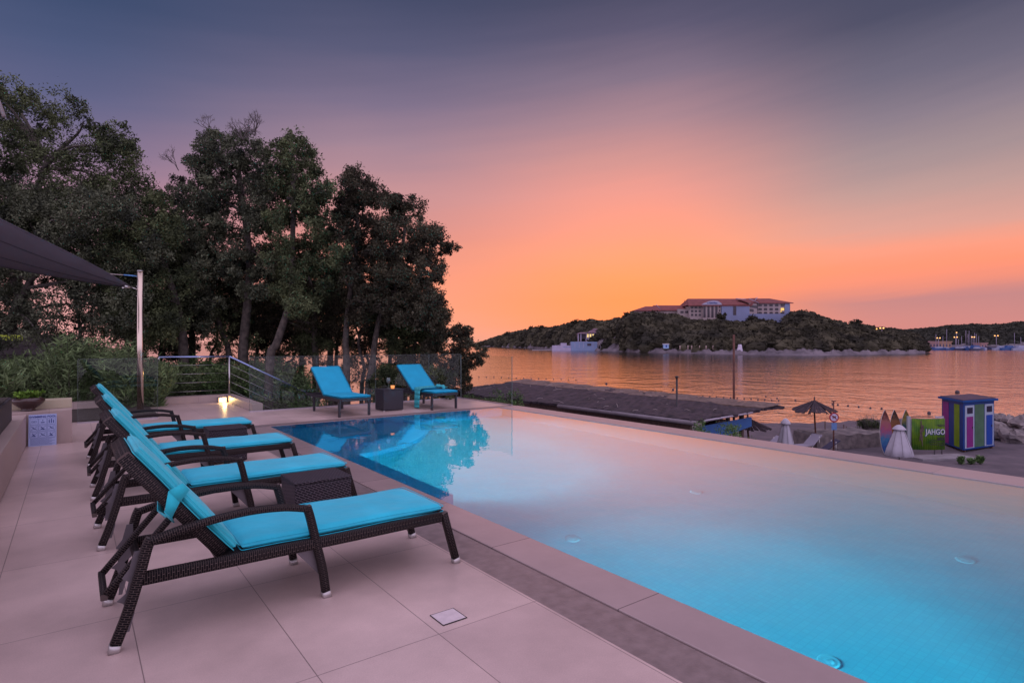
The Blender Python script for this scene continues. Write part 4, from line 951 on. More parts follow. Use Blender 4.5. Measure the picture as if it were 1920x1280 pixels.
# masts through the roof
def mast(u, vt, vb, D, r0, label, mt):
    b = at(u, vb, D); o = empty('mast', (b.x, b.y, BEACH), label=label, cat='pole')
    MB().tube([(0,0,0), (0,0,H + D*(642-vt)/FPX - BEACH)], [r0, r0*.8], n=10).build('shaft', mt, o)
    return o, H + D*(642-vt)/FPX - BEACH
mo, hz = mast(1376, 627, 756, 25, .055, 'tall thin rusty mast standing through the reed roof', m_rust)
mo2, hz2 = mast(1269, 708, 769, 22.5, .045, 'short dark post standing through the middle of the reed roof', m_black)
MB().lathe([(.07,0),(.07,.05),(.03,.07),(0,.07)], (0,0,hz2), n=12).build('cap', m_black, mo2)

def thatch_parasol(loc, h, rad, label, lean=.0):
    r = empty('thatched_parasol', loc, label=label, cat='parasol', group='reed parasols on the beach')
    MB().tube(arc_pts([(.12,0,0),(.10,0,.8),(.0,0,h*.72),(0,0,h)], 4), [.05,.048,.046,.044,.04,.04,.04,.04,.04,.04,.04,.04,.04], n=8).build('pole', m_rust, r)
    m = MB(); n = 44
    for k in range(n):
        a0, a1 = 2*math.pi*k/n, 2*math.pi*(k+.96)/n; am = (a0+a1)/2; rr = rad*(1 + .05*rg.normal()); drop = h*.25
        top = (0,0,h-.06); z1 = h - drop + .03*rg.normal()
        m.poly([top, (math.cos(a0)*rr, math.sin(a0)*rr, z1), (math.cos(am)*rr*1.03, math.sin(am)*rr*1.03, z1+.035), ])
        m.poly([top, (math.cos(am)*rr*1.03, math.sin(am)*rr*1.03, z1+.035), (math.cos(a1)*rr, math.sin(a1)*rr, z1)])
    o = m.build('reed_canopy', m_reed, r); so = o.modifiers.new('t', 'SOLIDIFY'); so.thickness = .03
    for k in range(6):
        a = k*math.pi/3; MB().tube([(0,0,h*.80), (math.cos(a)*rad*.95, math.sin(a)*rad*.95, h*.755)], .012, n=5).build('rib', m_wood, r)
    MB().tube([(0,0,h-.08), (0,0,h+.10)], .035, n=6).build('tip', m_wood, r)
    return r
thatch_parasol(ground(1527, 28), 2.36, .95, 'open reed parasol standing alone above the seawall end')
g_ = ground(1402, 24.5); thatch_parasol((g_.x, g_.y, BEACH), 1.98, .85, 'lower reed parasol partly hidden under the bar roof')
def closed_parasol(u, D, h, rb, label, seed):
    r = empty('closed_parasol', ground(u, D), label=label, cat='parasol', group='white parasols folded shut')
    MB().tube([(0,0,0), (0,0,h)], .022, n=8).build('pole', m_steel, r)
    wob = lambda q, z: .10*math.sin(q*2*math.pi/36*8 + seed) * (1 - z/h) + .02*math.sin(q + seed)
    MB().lathe([(rb*.96, h*.22),(rb, h*.23),(rb*.86, h*.40),(rb*.64, h*.60),(rb*.42, h*.80),(rb*.30, h*.90),(rb*.25,h*.925)], n=36, wob=wob).build('folded_canopy', m_white, r)
    MB().lathe([(rb*.50,h*.875),(rb*.46,h*.90),(rb*.30,h*.955),(rb*.14,h*.99),(0.001,h*1.0)], n=24, wob=lambda q, z: .06*math.sin(q*1.05*4+seed)).build('top_flap', m_white, r)
    sl_ = MB()
    for k in range(8):
        a = 2*math.pi*k/8 + seed*.3; sl_.tube([(math.cos(a)*rb*q*1.04, math.sin(a)*rb*q*1.04, z) for q, z in ((.98,h*.23),(.86,h*.40),(.64,h*.60),(.42,h*.80),(.30,h*.90))], .006, n=4)
    sl_.build('seams', m_bracket, r)
    MB().lathe([(.0,0),(.28,0),(.28,.08),(.05,.12),(.03,.12)], n=16).build('base', m_conc, r); return r
closed_parasol(1473, 24.2, 1.92, .40, 'folded white parasol by the deckchairs, seen against the sea', 0)
closed_parasol(1686, 24.3, 1.64, .52, 'folded white parasol in front of the painted surfboards', 2)
# seawall, bush, sign
sw = MB(); g0 = ground(1532, 27.5); g1 = ground(1700, 28.6); dv = (g1-g0).normalized(); nv = Vector((-dv.y, dv.x, 0))
if nv.dot(g0) < 0: nv = -nv
K = 24; V = []
m = MB()
for i in range(K):
    a, b = g0.lerp(g1, i/K), g0.lerp(g1, (i+1)/K)
    h0 = .66 + .05*math.sin(i*1.3) - (.0 if i > 0 else .12); h1 = .66 + .05*math.sin((i+1)*1.3)
    def L3(p, z, off=0): return (p.x - g0.x + nv.x*off, p.y - g0.y + nv.y*off, z)
    m.poly([L3(a,0), L3(b,0), L3(b,h1), L3(a,h0)]); m.poly([L3(a,h0), L3(b,h1), L3(b,h1+.06,1.6), L3(a,h0+.06,1.6)]); m.poly([L3(a,h0+.06,1.6), L3(b,h1+.06,1.6), L3(b,-.4,1.8), L3(a,-.4,1.8)])
m.poly([L3(g0,0), L3(g0,.6), L3(g0,.7,1.6), L3(g0,-.4,1.8)]); m.poly([L3(g1,0), L3(g1,.7), L3(g1,.7,1.6), L3(g1,-.4,1.8)])
o = m.build('stone_seawall', m_stone); o.location = g0; tag(o, 'low rough stone seawall behind the dog sign', 'wall')
p = ground(1634, 29.6); b = empty('seaside_bush', (p.x, p.y, BEACH+.5), label='dark twiggy bush growing on top of the seawall', cat='bush')
leaf_mesh('foliage', clump_leaves(np.array([[rg.uniform(-.62,.62)*.8, rg.uniform(-.62,.62)*-.6+rg.normal()*.15, rg.uniform(.25,.55)] for _ in range(26)]), np.full(26,.22), 4200), .07, m_leaf, b)
m = MB()
for _ in range(60): 
    a = rg.uniform(0,6.28); q = rg.uniform(0,.55); m.tube([(math.cos(a)*q*.6, math.sin(a)*q*.6, 0), (math.cos(a)*q*1.35, math.sin(a)*q*1.35, rg.uniform(.5,.9))], .008, n=4)
m.build('twigs', m_twig, b)
sg = empty('no_dogs_sign', ground(1563, 25.3), rz=YAW, label='round red-rimmed no-dogs sign on a pole with a small blue plate', cat='sign')
hs = H + 25.3*(642-751)/FPX - BEACH
MB().tube([(0,0,0), (0,0,hs)], .03, n=8).build('pole', m_rust, sg); MB().box(-.085,.085,-.02,.02,hs-.04,hs).build('pole_cap', m_rust, sg)
zc = H + 25.3*(642-782)/FPX - BEACH
Mr = Matrix.Translation((0,-.035,zc)) @ Matrix.Rotation(R(90),4,'X')
d_ = MB(); d_.prism([(.208*math.cos(k*math.pi/16), .208*math.sin(k*math.pi/16)) for k in range(32)], -.006, .006, Mr); rs = d_.build('sign_disc', mat('sign_red', (.30,.015,.03), .5), sg)
d_ = MB(); d_.prism([(.155*math.cos(k*math.pi/16), .155*math.sin(k*math.pi/16)) for k in range(32)], .0065, .010, Mr); d_.build('white_field', mat('sign_field', (.50,.45,.58), .5), rs)
dg = MB()
dog = [(-.10,.035),(-.06,.03),(-.05,.055),(-.075,.07),(-.055,.085),(-.02,.06),(.05,.045),(.085,.085),(.095,.075),(.07,.03),(.065,-.01),(.10,-.055),(.085,-.065),(.04,-.02),(-.02,-.015),(-.06,-.07),(-.08,-.06),(-.045,-.005)]
dg.prism(dog, .0105, .013, Mr); dg.build('dog_figure', m_black, rs)
br = MB(); br.box(-.16,.16,-.014,.014,.0135,.0155, Mr @ Matrix.Rotation(R(-40),4,'Z')); br.build('red_bar', MATS['sign_red'], rs)
MB().box(-.115,.115,-.05,-.04,zc-.54,zc-.24).build('blue_plate', mat('plate_blue', (.10,.20,.42), .5, var=.2, vscale=20), sg)
# painted surfboards
bm_cols = [[(.03,.03,.05),(.03,.10,.32),(.05,.20,.40),(.42,.10,.20),(.40,.16,.14),(.12,.03,.03)], [(.03,.03,.04),(.10,.03,.10),(.35,.03,.06),(.30,.12,.05),(.25,.12,.06),(.03,.02,.02)], [(.03,.06,.04),(.05,.12,.10),(.22,.13,.04),(.03,.16,.20),(.36,.30,.08),(.14,.10,.03)]]
for i, (u, D, hgt, cols, lab) in enumerate(((1663, 26.2, 2.02, bm_cols[0], 'pink and blue painted surfboard, left of the three'), (1681, 26.4, 2.0, bm_cols[1], 'red and orange painted surfboard with its foot behind the folded parasol'), (1702.5, 26.6, 1.98, bm_cols[2], 'yellow and green painted surfboard, next to the green banner'))):
    r = empty('surfboard', ground(u, D), rz=YAW+.1, label=lab, cat='surfboard', group='painted surfboards standing upright')
    mm_ = bpy.data.materials.new('board_paint'); mm_.use_nodes = True; t = mm_.node_tree; bs = t.nodes['Principled BSDF']; bs.inputs['Roughness'].default_value = .5; bs.inputs['Specular IOR Level'].default_value = .15
    tcn = t.nodes.new('ShaderNodeTexCoord'); sp = t.nodes.new('ShaderNodeSeparateXYZ'); rp = t.nodes.new('ShaderNodeValToRGB'); nn = t.nodes.new('ShaderNodeTexNoise'); nn.inputs['Scale'].default_value = 7
    ad = t.nodes.new('ShaderNodeMath'); ad.operation = 'MULTIPLY_ADD'; ad.inputs[1].default_value = .5/2
    t.links.new(tcn.outputs['Object'], sp.inputs[0]); t.links.new(tcn.outputs['Object'], nn.inputs['Vector']); ad2 = t.nodes.new('ShaderNodeMath'); ad2.operation = 'MULTIPLY'; ad2.inputs[1].default_value = .33
    t.links.new(nn.outputs['Fac'], ad2.inputs[0]); t.links.new(sp.outputs[2], ad.inputs[0]); ad.inputs[1].default_value = 1/2.2; t.links.new(ad2.outputs[0], ad.inputs[2]); t.links.new(ad.outputs[0], rp.inputs[0])
    while len(rp.color_ramp.elements) < 6: rp.color_ramp.elements.new(.5)
    for k, cc_ in enumerate(cols): rp.color_ramp.elements[k].position = .12 + k*.185; rp.color_ramp.elements[k].color = (*[x*.62 for x in cc_], 1)
    rp.color_ramp.interpolation = 'LINEAR'; t.links.new(rp.outputs[0], bs.inputs[0])
    n = 26; out_ = [(.28*(1-abs(2*k/n-.92)**2.6*.86 if k/n < .46 else 1-((k/n-.46)/.54)**2.3), hgt*k/n) for k in range(n+1)]
    pts = [(max(w,.004), z) for w, z in out_] + [(-max(w,.004), z) for w, z in reversed(out_)]
    MB().prism(pts, -.025, .025, Matrix.Translation((0,0,0.002)) @ Matrix.Rotation(R(86),4,'X')).build('board', mm_, r, bevel=.01)
    rl = MB()
    for sgn in (1,-1): rl.tube([Matrix.Rotation(R(86),4,'X') @ Vector((sgn*max(w,.004), z, 0)) for w, z in out_], .013, n=6)
    rl.build('rail_edge', mat('board_rail_%d' % i, (.45,.42,.42), .5), r)
# green banner: a slightly curved sheet on two posts
def banner():
    D = 26.0; r = empty('green_banner', ground(1743, D), rz=YAW, label='curved lime green banner with a climbing figure and big white letters', cat='banner')
    wd = 62*D/FPX; z0 = H + D*(642-843)/FPX - BEACH; z1 = H + D*(642-785)/FPX - BEACH
    def S(x, z, off=0): return (x, -off + .10*(2*x/wd)**2 + .0, z)
    m = MB(); n = 16
    for k in range(n):
        a, b = -wd/2 + wd*k/n, -wd/2 + wd*(k+1)/n; m.poly([S(a,z0),S(b,z0),S(b,z1),S(a,z1)], smooth=True)
    mg = mat('banner_green', (.12,.21,.01), .5, col2=(.035,.11,.016), vscale=2.2, spec=.15)
    o = m.build('banner_sheet', mg, r); so = o.modifiers.new('t','SOLIDIFY'); so.thickness = .02; so.offset = 1
    ht = z1 - z0
    fig = [(-.46,.92),(-.43,.96),(-.40,.93),(-.41,.82),(-.37,.80),(-.31,.80),(-.29,.72),(-.33,.68),(-.28,.60),(-.34,.60),(-.37,.56),(-.36,.48),(-.33,.40),(-.36,.30),(-.35,.14),(-.38,.12),(-.41,.28),(-.44,.38),(-.50,.30),(-.53,.26),(-.51,.40),(-.48,.50),(-.50,.62),(-.45,.72),(-.46,.84)]
    f = MB(); f.prism([(x*wd*.62, z0 + z*ht) for x, z in fig], .0, .006, Matrix.Translation((0,-.022,0)) @ Matrix.Rotation(R(90),4,'X')); f.build('climber_print', mat('print_brown', (.07,.045,.035), .7, var=.4, vscale=9), o)
    MX = Matrix.Rotation(R(90),4,'X')
    def txt(s, x, z, sz, mt, sx=1.0, bold=.0, off=.028): return text_mesh('lettering', s, sz, mt, Matrix.Translation((x,-off,z0+z*ht)) @ MX @ Matrix.Diagonal((sx,1,1,1)), o, .002, bold=bold)
    wt = mat('letter_white', (.55,.60,.50), .6)
    txt('JAHGO', .24, .50, .33, MATS.get('sign_ink'), .82, .026, .020); txt('JAHGO', .24, .505, .33, wt, .82, .002, .030)
    txt('BAR', .50, .315, .18, m_black, 1, .006); 
    b = MB()
    for (x0, x1, z) in ((.30,.66,.80),(.36,.66,.76),(.05,.35,.30),(-.05,.08,.245),(.10,.30,.235),(.34,.50,.22),(.55,.70,.215),(0,.36,.165),(.40,.70,.15)):
        b.box(x0*wd*.68, x1*wd*.68, -.026, -.020, z0+z*ht, z0+z*ht+.028)
    b.build('small_print', m_black, o)
    e = MB(); e.tube([S(-wd/2,z1),S(-wd/4,z1),S(0,z1),S(wd/4,z1),S(wd/2,z1)], .018, n=6); e.tube([S(-wd/2,z0-.12),S(-wd/2,z1)], .02, n=6); e.tube([S(wd/2,z0),S(wd/2,z1)], .018, n=6); e.build('frame', m_bracket, r)
    for x in (-wd/2+.02, wd*.18, wd/2-.1): MB().tube([S(x,0,-.05), S(x,z0+.2,-.05)], .025, n=6).build('post', m_bracket, r)
    # white crates/panel showing behind its top edge
    q = MB().box(-wd/2-.16, -wd/2-.02, .12, .20, .1, z1+.10).build('side_panel', mat('panel_pale', (.30,.32,.36), .6), r)
    q = MB().box(-wd/2, wd*.18, .14, .16, z1+.06, z1+.10).build('top_rail', m_wood, r)
    q = MB().box(wd*.24, wd/2, .14, .16, z1+.02, z1+.10).build('top_rail', m_white, r)
banner()
# striped changing kiosk
def kiosk():
    D = 27.6; g = ground(1806, 27.2); r = empty('beach_kiosk', g, label='blue kiosk with magenta, green and lime stripes and two narrow doors', cat='kiosk')
    # corner nearest the viewer is at the origin; left face runs back to the left, door face to the right
    hh = 2.28; zb = .12
    cL = at(1766, 642, 29.0); cR = at(1864, 642, 28.0); c0_ = at(1806, 642, 26.9)
    c0_.z = cL.z = cR.z = 0; g0_ = Vector((g.x, g.y, 0)); c0_ -= g0_; cL -= g0_; cR -= g0_; cB = cL + cR - c0_
    blue = mat('kiosk_blue', (.006,.040,.19), .5, var=.1, spec=.12); mag = mat('kiosk_magenta', (.20,.02,.17), .5, var=.1, spec=.12); lime = mat('kiosk_lime', (.15,.25,.008), .5, var=.1, spec=.12); green = mat('kiosk_green', (.06,.13,.08), .5, var=.12, spec=.12); wh = mat('kiosk_white', (.32,.38,.48), .5, spec=.12); roofm = mat('kiosk_roof', (.008,.06,.22), .6, var=.2, spec=.12); dkm = mat('kiosk_pane', (.03,.025,.05), .1, spec=.12)
    b = MB(); b.prism([(p.x, p.y) for p in (c0_, cR, cB, cL)], zb, hh); b.build('body', blue, r)
    def panel(nm, P0, P1, f0, f1, z0, z1, mt, off, par=r):
        d = (P1 - P0); nrm = Vector((d.y, -d.x, 0)).normalized()
        if nrm.dot(P0 + g0_ * .0 + (P0+P1)/2 - (c0_+cB)/2) < 0: nrm = -nrm
        a, b_ = P0.lerp(P1, f0), P0.lerp(P1, f1); m = MB()
        q = [a, b_, b_ + nrm*off, a + nrm*off]; m.prism([(p.x, p.y) for p in q], z0, z1); return m.build(nm, mt, par)
    panel('stripe', cL, c0_, .05, .34, zb+.05, hh-.12, mag, .012); panel('stripe', cL, c0_, .60, .84, zb+.05, hh-.12, lime, .012)
    panel('stripe', c0_, cR, .36, .66, zb+.05, hh-.12, green, .012)
    for f0, f1, mt, lab in ((.05,.34,mag,'magenta door'),(.68,.97,mat('kiosk_door_blue', (.008,.05,.30), .45, spec=.12),'blue door')):
        fr_ = panel('door_frame', c0_, cR, f0, f1, zb+.04, hh-.14, wh, .016)
        dd = panel('door', c0_, cR, f0+.045, f1-.045, zb+.08, hh-.66, mt, .03); dd['label'] = lab
        panel('door_window', c0_, cR, f0+.06, f1-.06, hh-.52, hh-.24, dkm, .03, fr_)
        panel('handle', c0_, cR, f1-.085, f1-.065, 1.05, 1.15, m_black, .05, dd)
    panel('base_trim', cL, c0_, 0, 1, zb-.02, zb+.04, blue, .02); panel('base_trim', c0_, cR, 0, 1, zb-.02, zb+.04, blue, .02)
    e = .10; cen = (c0_ + cB)/2
    ex = [(p + (p-cen).normalized()*e*1.6) for p in (c0_, cR, cB, cL)]
    MB().prism([(p.x, p.y) for p in ex], hh, hh+.10).build('roof', roofm, r, bevel=.01)
    ex2 = [(p - (p-cen).normalized()*.1) for p in ex]
    m = MB(); m.prism([(p.x,p.y) for p in ex2], hh+.101, hh+.13); m.build('roof_top', mat('roof_brown', (.06,.035,.06), .8, var=.2), r)
    for p in (c0_.lerp(cen,.12), cR.lerp(cen,.12), cL.lerp(cen,.12), cB.lerp(cen,.12)): MB().box(p.x-.06,p.x+.06,p.y-.06,p.y+.06,0,zb).build('foot', m_rust, r)
kiosk()
# rocks
def rock(loc, sx, sy, sz, label, seed, group='limestone boulders along the shore'):
    n, k = 14, 9; V = []
    r2 = np.random.default_rng(seed); ph = r2.uniform(0, 6, 6)
    for i in range(k):
        th = math.pi * i / (k-1)
        for j in range(n):
            a = 2*math.pi*j/n; f = 1 + .16*math.sin(2*a+ph[0]) + .13*math.cos(3*a+ph[1]+th*2) + .12*math.sin(4*th+ph[2]) + .07*r2.normal()*(0 < i < k-1)
            V.append((sx*f*math.sin(th)*math.cos(a), sy*f*math.sin(th)*math.sin(a), sz*(.55+ .45*math.cos(th)*2*f*.9)))
    F = np.array([(i*n+j, (i+1)*n+j, (i+1)*n+(j+1)%n, i*n+(j+1)%n) for i in range(k-1) for j in range(n)])
    o = npmesh('boulder', V, F, m_rock); o.location = loc; return tag(o, label, 'rock', group)
for i, (u, D, sx, sz, lab) in enumerate(((1878, 30.5, .62, .52, 'big pale boulder directly right of the kiosk'), (1900, 29.6, .70, .50, 'dark pitted boulder at the right edge, nearest the gravel'), (1893, 36, .55, .42, 'small pointed boulder in the back row, just right of the kiosk'), (1908, 35, .5, .40, 'brown tipped boulder in the back row, second from the kiosk'), (1925, 34, .95, .62, 'large boulder cut by the right edge of the photo'), (1935, 29.8, .8, .55, 'boulder cut off by the photo edge, in the front row'), (1870, 34, .6, .32, 'flat boulder half hidden behind the kiosk'), (1872, 38, .5, .3, 'low boulder in the water behind the kiosk'))):
    rock(ground(u, D), sx, sx*.85, sz, lab, 30+i)
# slab, small plants in the gravel
sl = ground(1760, 25.6); o = MB().box(-1.2, 1.4, -.5, .5, -.05, .07).build('concrete_slab', m_conc, bevel=.01); o.location = sl; o.rotation_euler.z = YAW+.12; tag(o, 'pale concrete slab on the gravel in front of the kiosk', 'slab')
for i, (u, v, s, lab) in enumerate(((1802, 868, .24, 'left of three small spiky plants above the pool edge'), (1821, 876, .14, 'tiny middle plant of the three above the pool edge'), (1838, 880, .28, 'right and largest of three small spiky plants above the pool edge'), (1383, 812, .2, 'small spiky weed under the bar roof, left one'), (1404, 812, .26, 'small spiky weed under the bar roof, right one'))):
    D = 24.2 if i < 3 else 23.0; p = at(u, 642, D)
    oleander((p.x, p.y, BEACH), (.34,.24,.38,1.1,1.15)[i], .13, 16, lab, m_laurel, .15, 'weeds by the pool wall', .25, 'plant', 'spiky_weed', 22, .006, t0=.05)
# hedge along the foot of the bar
for i, (u, D, h, lab) in enumerate(((1338, 17.2, 1.0+.15, 'low green shrub under the front corner of the bar roof'), (1362, 17.8, 1.0+.1, 'low green shrub left of the blue fascia'), (1320, 16.6, 1.1, 'low green shrub at the corner of the bar roof'), (1383, 18.6, .95, 'low green shrub below the blue fascia'))):
    g = ground(u, D); b = empty('low_shrub', g, label=lab, cat='shrub', group='low shrubs in front of the beach bar'); hv = H + D*(642-(784+i*2))/FPX - BEACH
    leaf_mesh('foliage', clump_leaves(np.array([[rg.uniform(-.4,.4), rg.uniform(-.4,.4), rg.uniform(.3, max(.4,hv-.25))] for _ in range(16)]), np.full(16,.26), 3000), .06, m_laurel, b)
    MB().tube([(0,0,0),(0,0,.5)], .03, n=6).build('stems', m_bark, b)
p = at(920, 735, 17.0); g = Vector((p.x, p.y, BEACH)); b = empty('low_shrub', g, label='dark green shrub just beyond the far pool corner', cat='shrub', group='low shrubs beyond the pool')
leaf_mesh('foliage', clump_leaves(np.array([[rg.uniform(-.75,.75), rg.uniform(-.5,.5), (3.45+rg.uniform(-.5,.02))] for _ in range(22)]), np.full(22,.24), 4200), .06, m_laurel, b)
MB().tube([(0,0,0),(.1,0,1.5),(0,.1,3.3)], .05, n=6).build('stem', m_bark, b)
# sun chairs on the beach
def beach_chair(u, D, rz, label, mt):
    r = empty('beach_lounger', ground(u, D), rz=rz, label=label, cat='deckchair', group='deckchairs on the beach')
    MB().box(-.6,.55,-.28,.28,.28,.32).build('seat', mt, r, bevel=.01)
    MB().box(0,.72,-.28,.28,-.02,.02, Matrix.Translation((.55,0,.31)) @ Matrix.Rotation(R(-38),4,'Y')).build('backrest', mt, r, bevel=.01)
    for x in (-.5,.5):
        for y in (-.24,.24): MB().tube([(x,y,0),(x,y,.28)], .018, n=6).build('leg', m_steel, r)
    for y in (-.24,.24): MB().tube([(.95,y,.05),(.95,y,.70)], .014, n=6).build('back_stay', m_steel, r)
dk = mat('dark_sling', (.03,.03,.07), .7)
beach_chair(1424, 26.5, YAW+.25, 'pale deckchair left of the folded parasol', MATS.get('sling') or mat('sling', (.26,.24,.30), .8))
beach_chair(1500, 27.0, YAW+.4, 'pale deckchair right of the folded parasol', MATS['sling'])
beach_chair(1521, 26.0, YAW-.1, 'dark slung deckchair under the open reed parasol', dk)
tb = empty('beach_table', ground(1527, 23.6), label='small dark low table standing before the open reed parasol', cat='table')
MB().box(-.25,.25,-.2,.2,.42,.46).build('table_top', m_wood, tb)
for x in (-.2,.2):
    for y in (-.16,.16): MB().tube([(x,y,0),(x*.8,y*.8,.42)], .018, n=5).build('leg', m_wood, tb)
for i, (u, vt, D, lab) in enumerate(((1547, 789, 31, 'thin stake in the water left of the dog sign'), (1582, 795, 31.5, 'thin stake just right of the dog sign'), (1587, 799, 31.5, 'shortest stake right of the dog sign'))):
    o = MB().tube([(0,0,0),(0,0,H + D*(642-vt)/FPX - SEA + .3)], .03, n=6).build('mooring_stake', m_wood); p = at(u, 642, D); o.location = (p.x, p.y, SEA-.3); tag(o, lab, 'stake', 'stakes beyond the seawall')
# floats of the swimming line
fl = mat('float_dark', (.05,.03,.04), .5); base = None
def buoy(u, v, r_, label, group, cat='buoy'):
    p = onz(u, v, SEA); o = MB().lathe([(.0,-r_*.6),(r_*.7,-r_*.4),(r_,0),(r_*.8,r_*.6),(r_*.3,r_),(0.0,r_*1.05)], n=10).build('float', fl) if not buoy.__dict__.get(r_) else buoy.__dict__[r_].copy()
    if r_ in buoy.__dict__: COL.objects.link(o)
    buoy.__dict__[r_] = o; o.location = (p.x, p.y, SEA + r_*.25); return tag(o, label, cat, group)
pts = []
for k in range(30): t_ = k/29; pts.append((1085 + 375*t_, 722 + 29*t_ + 3*math.sin(t_*3.1)))
for (u, v) in pts: buoy(u, v, .085, 'small dark float in the line beyond the reed roof', 'floats of the line beyond the reed roof')
for (u, v) in ((1436,743.5),(1457,747),(1491,751),(1561,758),(1571,759),(1590,761),(1610,763),(1632,765),(1653,766)): buoy(u, v, .09, 'small dark float in the line beside the open reed parasol', 'floats of the line beside the reed parasol')
for k in range(14): buoy(898 + 14*k, 706.5 + .45*k, .10, 'small dark float in the far line right of the bushy tree', 'floats of the far line')
buoy(1795, 736, .24, 'square dark buoy above the kiosk roof', None); buoy(1137, 720, .17, 'larger dark buoy left of the short post', None); buoy(1262, 731, .16, 'larger dark buoy just left of the short post top', None); buoy(1742, 775, .14, 'lone dark float above the green banner', None)
# ------------------------------------------------------------------ island, far shore, hotel, marina
def interp(tab, u):
    xs = [a for a, *_ in tab]; return [float(np.interp(u, xs, [b[k] for b in tab])) for k in range(1, len(tab[0]))]
#        u   v skyline, D ridge, D shore, back depth
ISL = [(886,643,900,860,20),(898,641,860,820,30),(912,636,840,800,35),(927,631,800,770,40),(949,624,760,710,60),(979,618,700,640,70),(999,612,660,590,80),(1028,613,600,520,90),(1058,607,560,470,100),(1082,601,520,440,110),(1117,598,490,410,120),(1137,600,470,395,120),(1157,596,450,378,120),(1187,585,368,345,90),(1225,586,366,330,95),(1267,586,366,318,95),(1281,595,364,312,95),(1308,600,362,302,95),(1344,598,360,290,95),(1392,602,360,276,100),(1423,597,362,268,100),(1450,601,362,262,100),(1467,609,362,260,100),(1476,596,364,259,100),(1487,584,368,258,110),(1503,582,375,256,120),(1535,591,380,258,110),(1560,598,390,262,100),(1590,607,385,268,90),(1613,606,380,275,80),(1640,612,375,283,70),(1675,614,365,292,60),(1709,622,352,300,40),(1728,636,335,306,25),(1737,652,318,308,8)]
def skyz(D, v): return H + D * (642 - v) / FPX
CT = 4.0   # canopy height above the ground of the hill
def build_land(name, tab, u0, u1, du, rock_w, mt, kindlab):
    us = np.arange(u0, u1 + .1, du); prof = [-.25, -.02, .0, .04, .10, .22, .35, .55, .78, 1.0, 1.25, 1.6, 2.0]
    V = []
    for u in us:
        v, Dr, Ds, back = interp(tab, u); zt = skyz(Dr, v) - CT
        for k, s in enumerate(prof):
            if s <= 1: D = Ds + (Dr - Ds) * s
            else: D = Dr + back * (s - 1)
            if s < 0: z = SEA - 2.5
            elif s < .03: z = SEA - .3 + .25 * math.sin(u*.3) if s < 0 else SEA + .2
            elif s <= .10: z = SEA + 1.7 + .45 * math.sin(u * .21) + .3*math.sin(u*.57+k)
            elif s <= 1: q = (s - .10) / .90; z = SEA + 1.2 + (max(zt, SEA+1.2) - SEA - 1.2) * (1 - (1 - q) ** 1.7)
            else: q = (s - 1); z = zt - (zt - SEA + 2) * q ** 1.5
            p = at(u, 642, D); V.append((p.x, p.y, z))
    n = len(prof); m = len(us)
    F = np.array([(i*n+j, (i+1)*n+j, (i+1)*n+j+1, i*n+j+1) for i in range(m-1) for j in range(n-1)])
    return npmesh(name, V, F, mt, smooth=False, kind='structure')
def blob_forest(name, tab, u0, u1, n, rad, mt, lo=.13, label=None, gap=None, back=.5, quads=34, dens=None):
    """many irregular crowns, each a ball of coarse leaf clumps"""
    Cs = []
    us = rg.uniform(u0, u1, n); ss = rg.uniform(lo, 1.0 + back, n) 
    pts = []
    for u, s in zip(us, ss):
        v, Dr, Ds, bk = interp(tab, u); zt = skyz(Dr, v) - CT
        lo_ = lo if not callable(dens) else dens(u)
        if s < lo_: continue
        if s <= 1: D = Ds + (Dr - Ds) * s; q = max(0, (s - .10) / .90); z = SEA + 1.2 + (max(zt, SEA+1.2) - SEA - 1.2) * (1 - (1 - q) ** 1.7)
        else: D = Dr + bk * (s - 1); z = zt - (zt - SEA + 2) * (s - 1) ** 1.5
        if gap and gap(u, D): continue
        p = at(u, 642, D); r_ = rad * rg.uniform(.65, 1.3) * (.5 + .5 * min(1, (zt - SEA) / 14))
        pts.append((p.x, p.y, z + CT - r_ * rg.uniform(.75, 1.0), r_))
    pts = np.array(pts)
    # core: squashed low-poly ball + ragged clumps on it
    th = np.linspace(.05, math.pi*.62, 6); ph = np.arange(9) * 2*math.pi/9
    T, Pp = np.meshgrid(th, ph, indexing='ij'); S = np.stack([np.sin(T)*np.cos(Pp), np.sin(T)*np.sin(Pp), np.cos(T)*.8], -1).reshape(-1, 3); ns = len(S)
    Fq = np.array([(i*9+j, (i+1)*9+j, (i+1)*9+(j+1) % 9, i*9+(j+1) % 9) for i in range(5) for j in range(9)])
    jit = 1 + .16 * rg.normal(size=(len(pts), ns, 1))
    V = pts[:, None, :3] + S[None] * jit * pts[:, None, 3:4] * .88
    F = (np.arange(len(pts))[:, None, None] * ns + Fq[None]).reshape(-1, 4)
    # ragged quads
    k = quads; d = rg.normal(size=(len(pts), k, 3)); d[..., 2] = np.abs(d[..., 2]) * .9 - .15; d /= np.linalg.norm(d, axis=2)[..., None]
    c = pts[:, None, :3] + d * np.array([1, 1, .82]) * pts[:, None, 3:4] * rg.uniform(.86, 1.03, (len(pts), k, 1)); c = c.reshape(-1, 3)
    sz = (pts[:, None, 3:4] * rg.uniform(.08, .20, (len(pts), k, 1))).reshape(-1, 1)
    a = rg.normal(size=c.shape); a /= np.linalg.norm(a, axis=1)[:, None]; b = np.cross(a, rg.normal(size=c.shape)); b /= np.linalg.norm(b, axis=1)[:, None]
    Q = np.stack([c - a*sz, c + b*sz*.7, c + a*sz, c - b*sz*.7], 1).reshape(-1, 3)
    n0 = V.shape[0] * ns; V2 = np.concatenate([V.reshape(-1, 3), Q]); F2 = np.concatenate([F, n0 + np.arange(len(Q)).reshape(-1, 4)])
    return npmesh(name, V2, F2, mt, smooth=False, kind='stuff')
build_land('island', ISL, 886, 1737, 3.0, 8, m_shore, '')
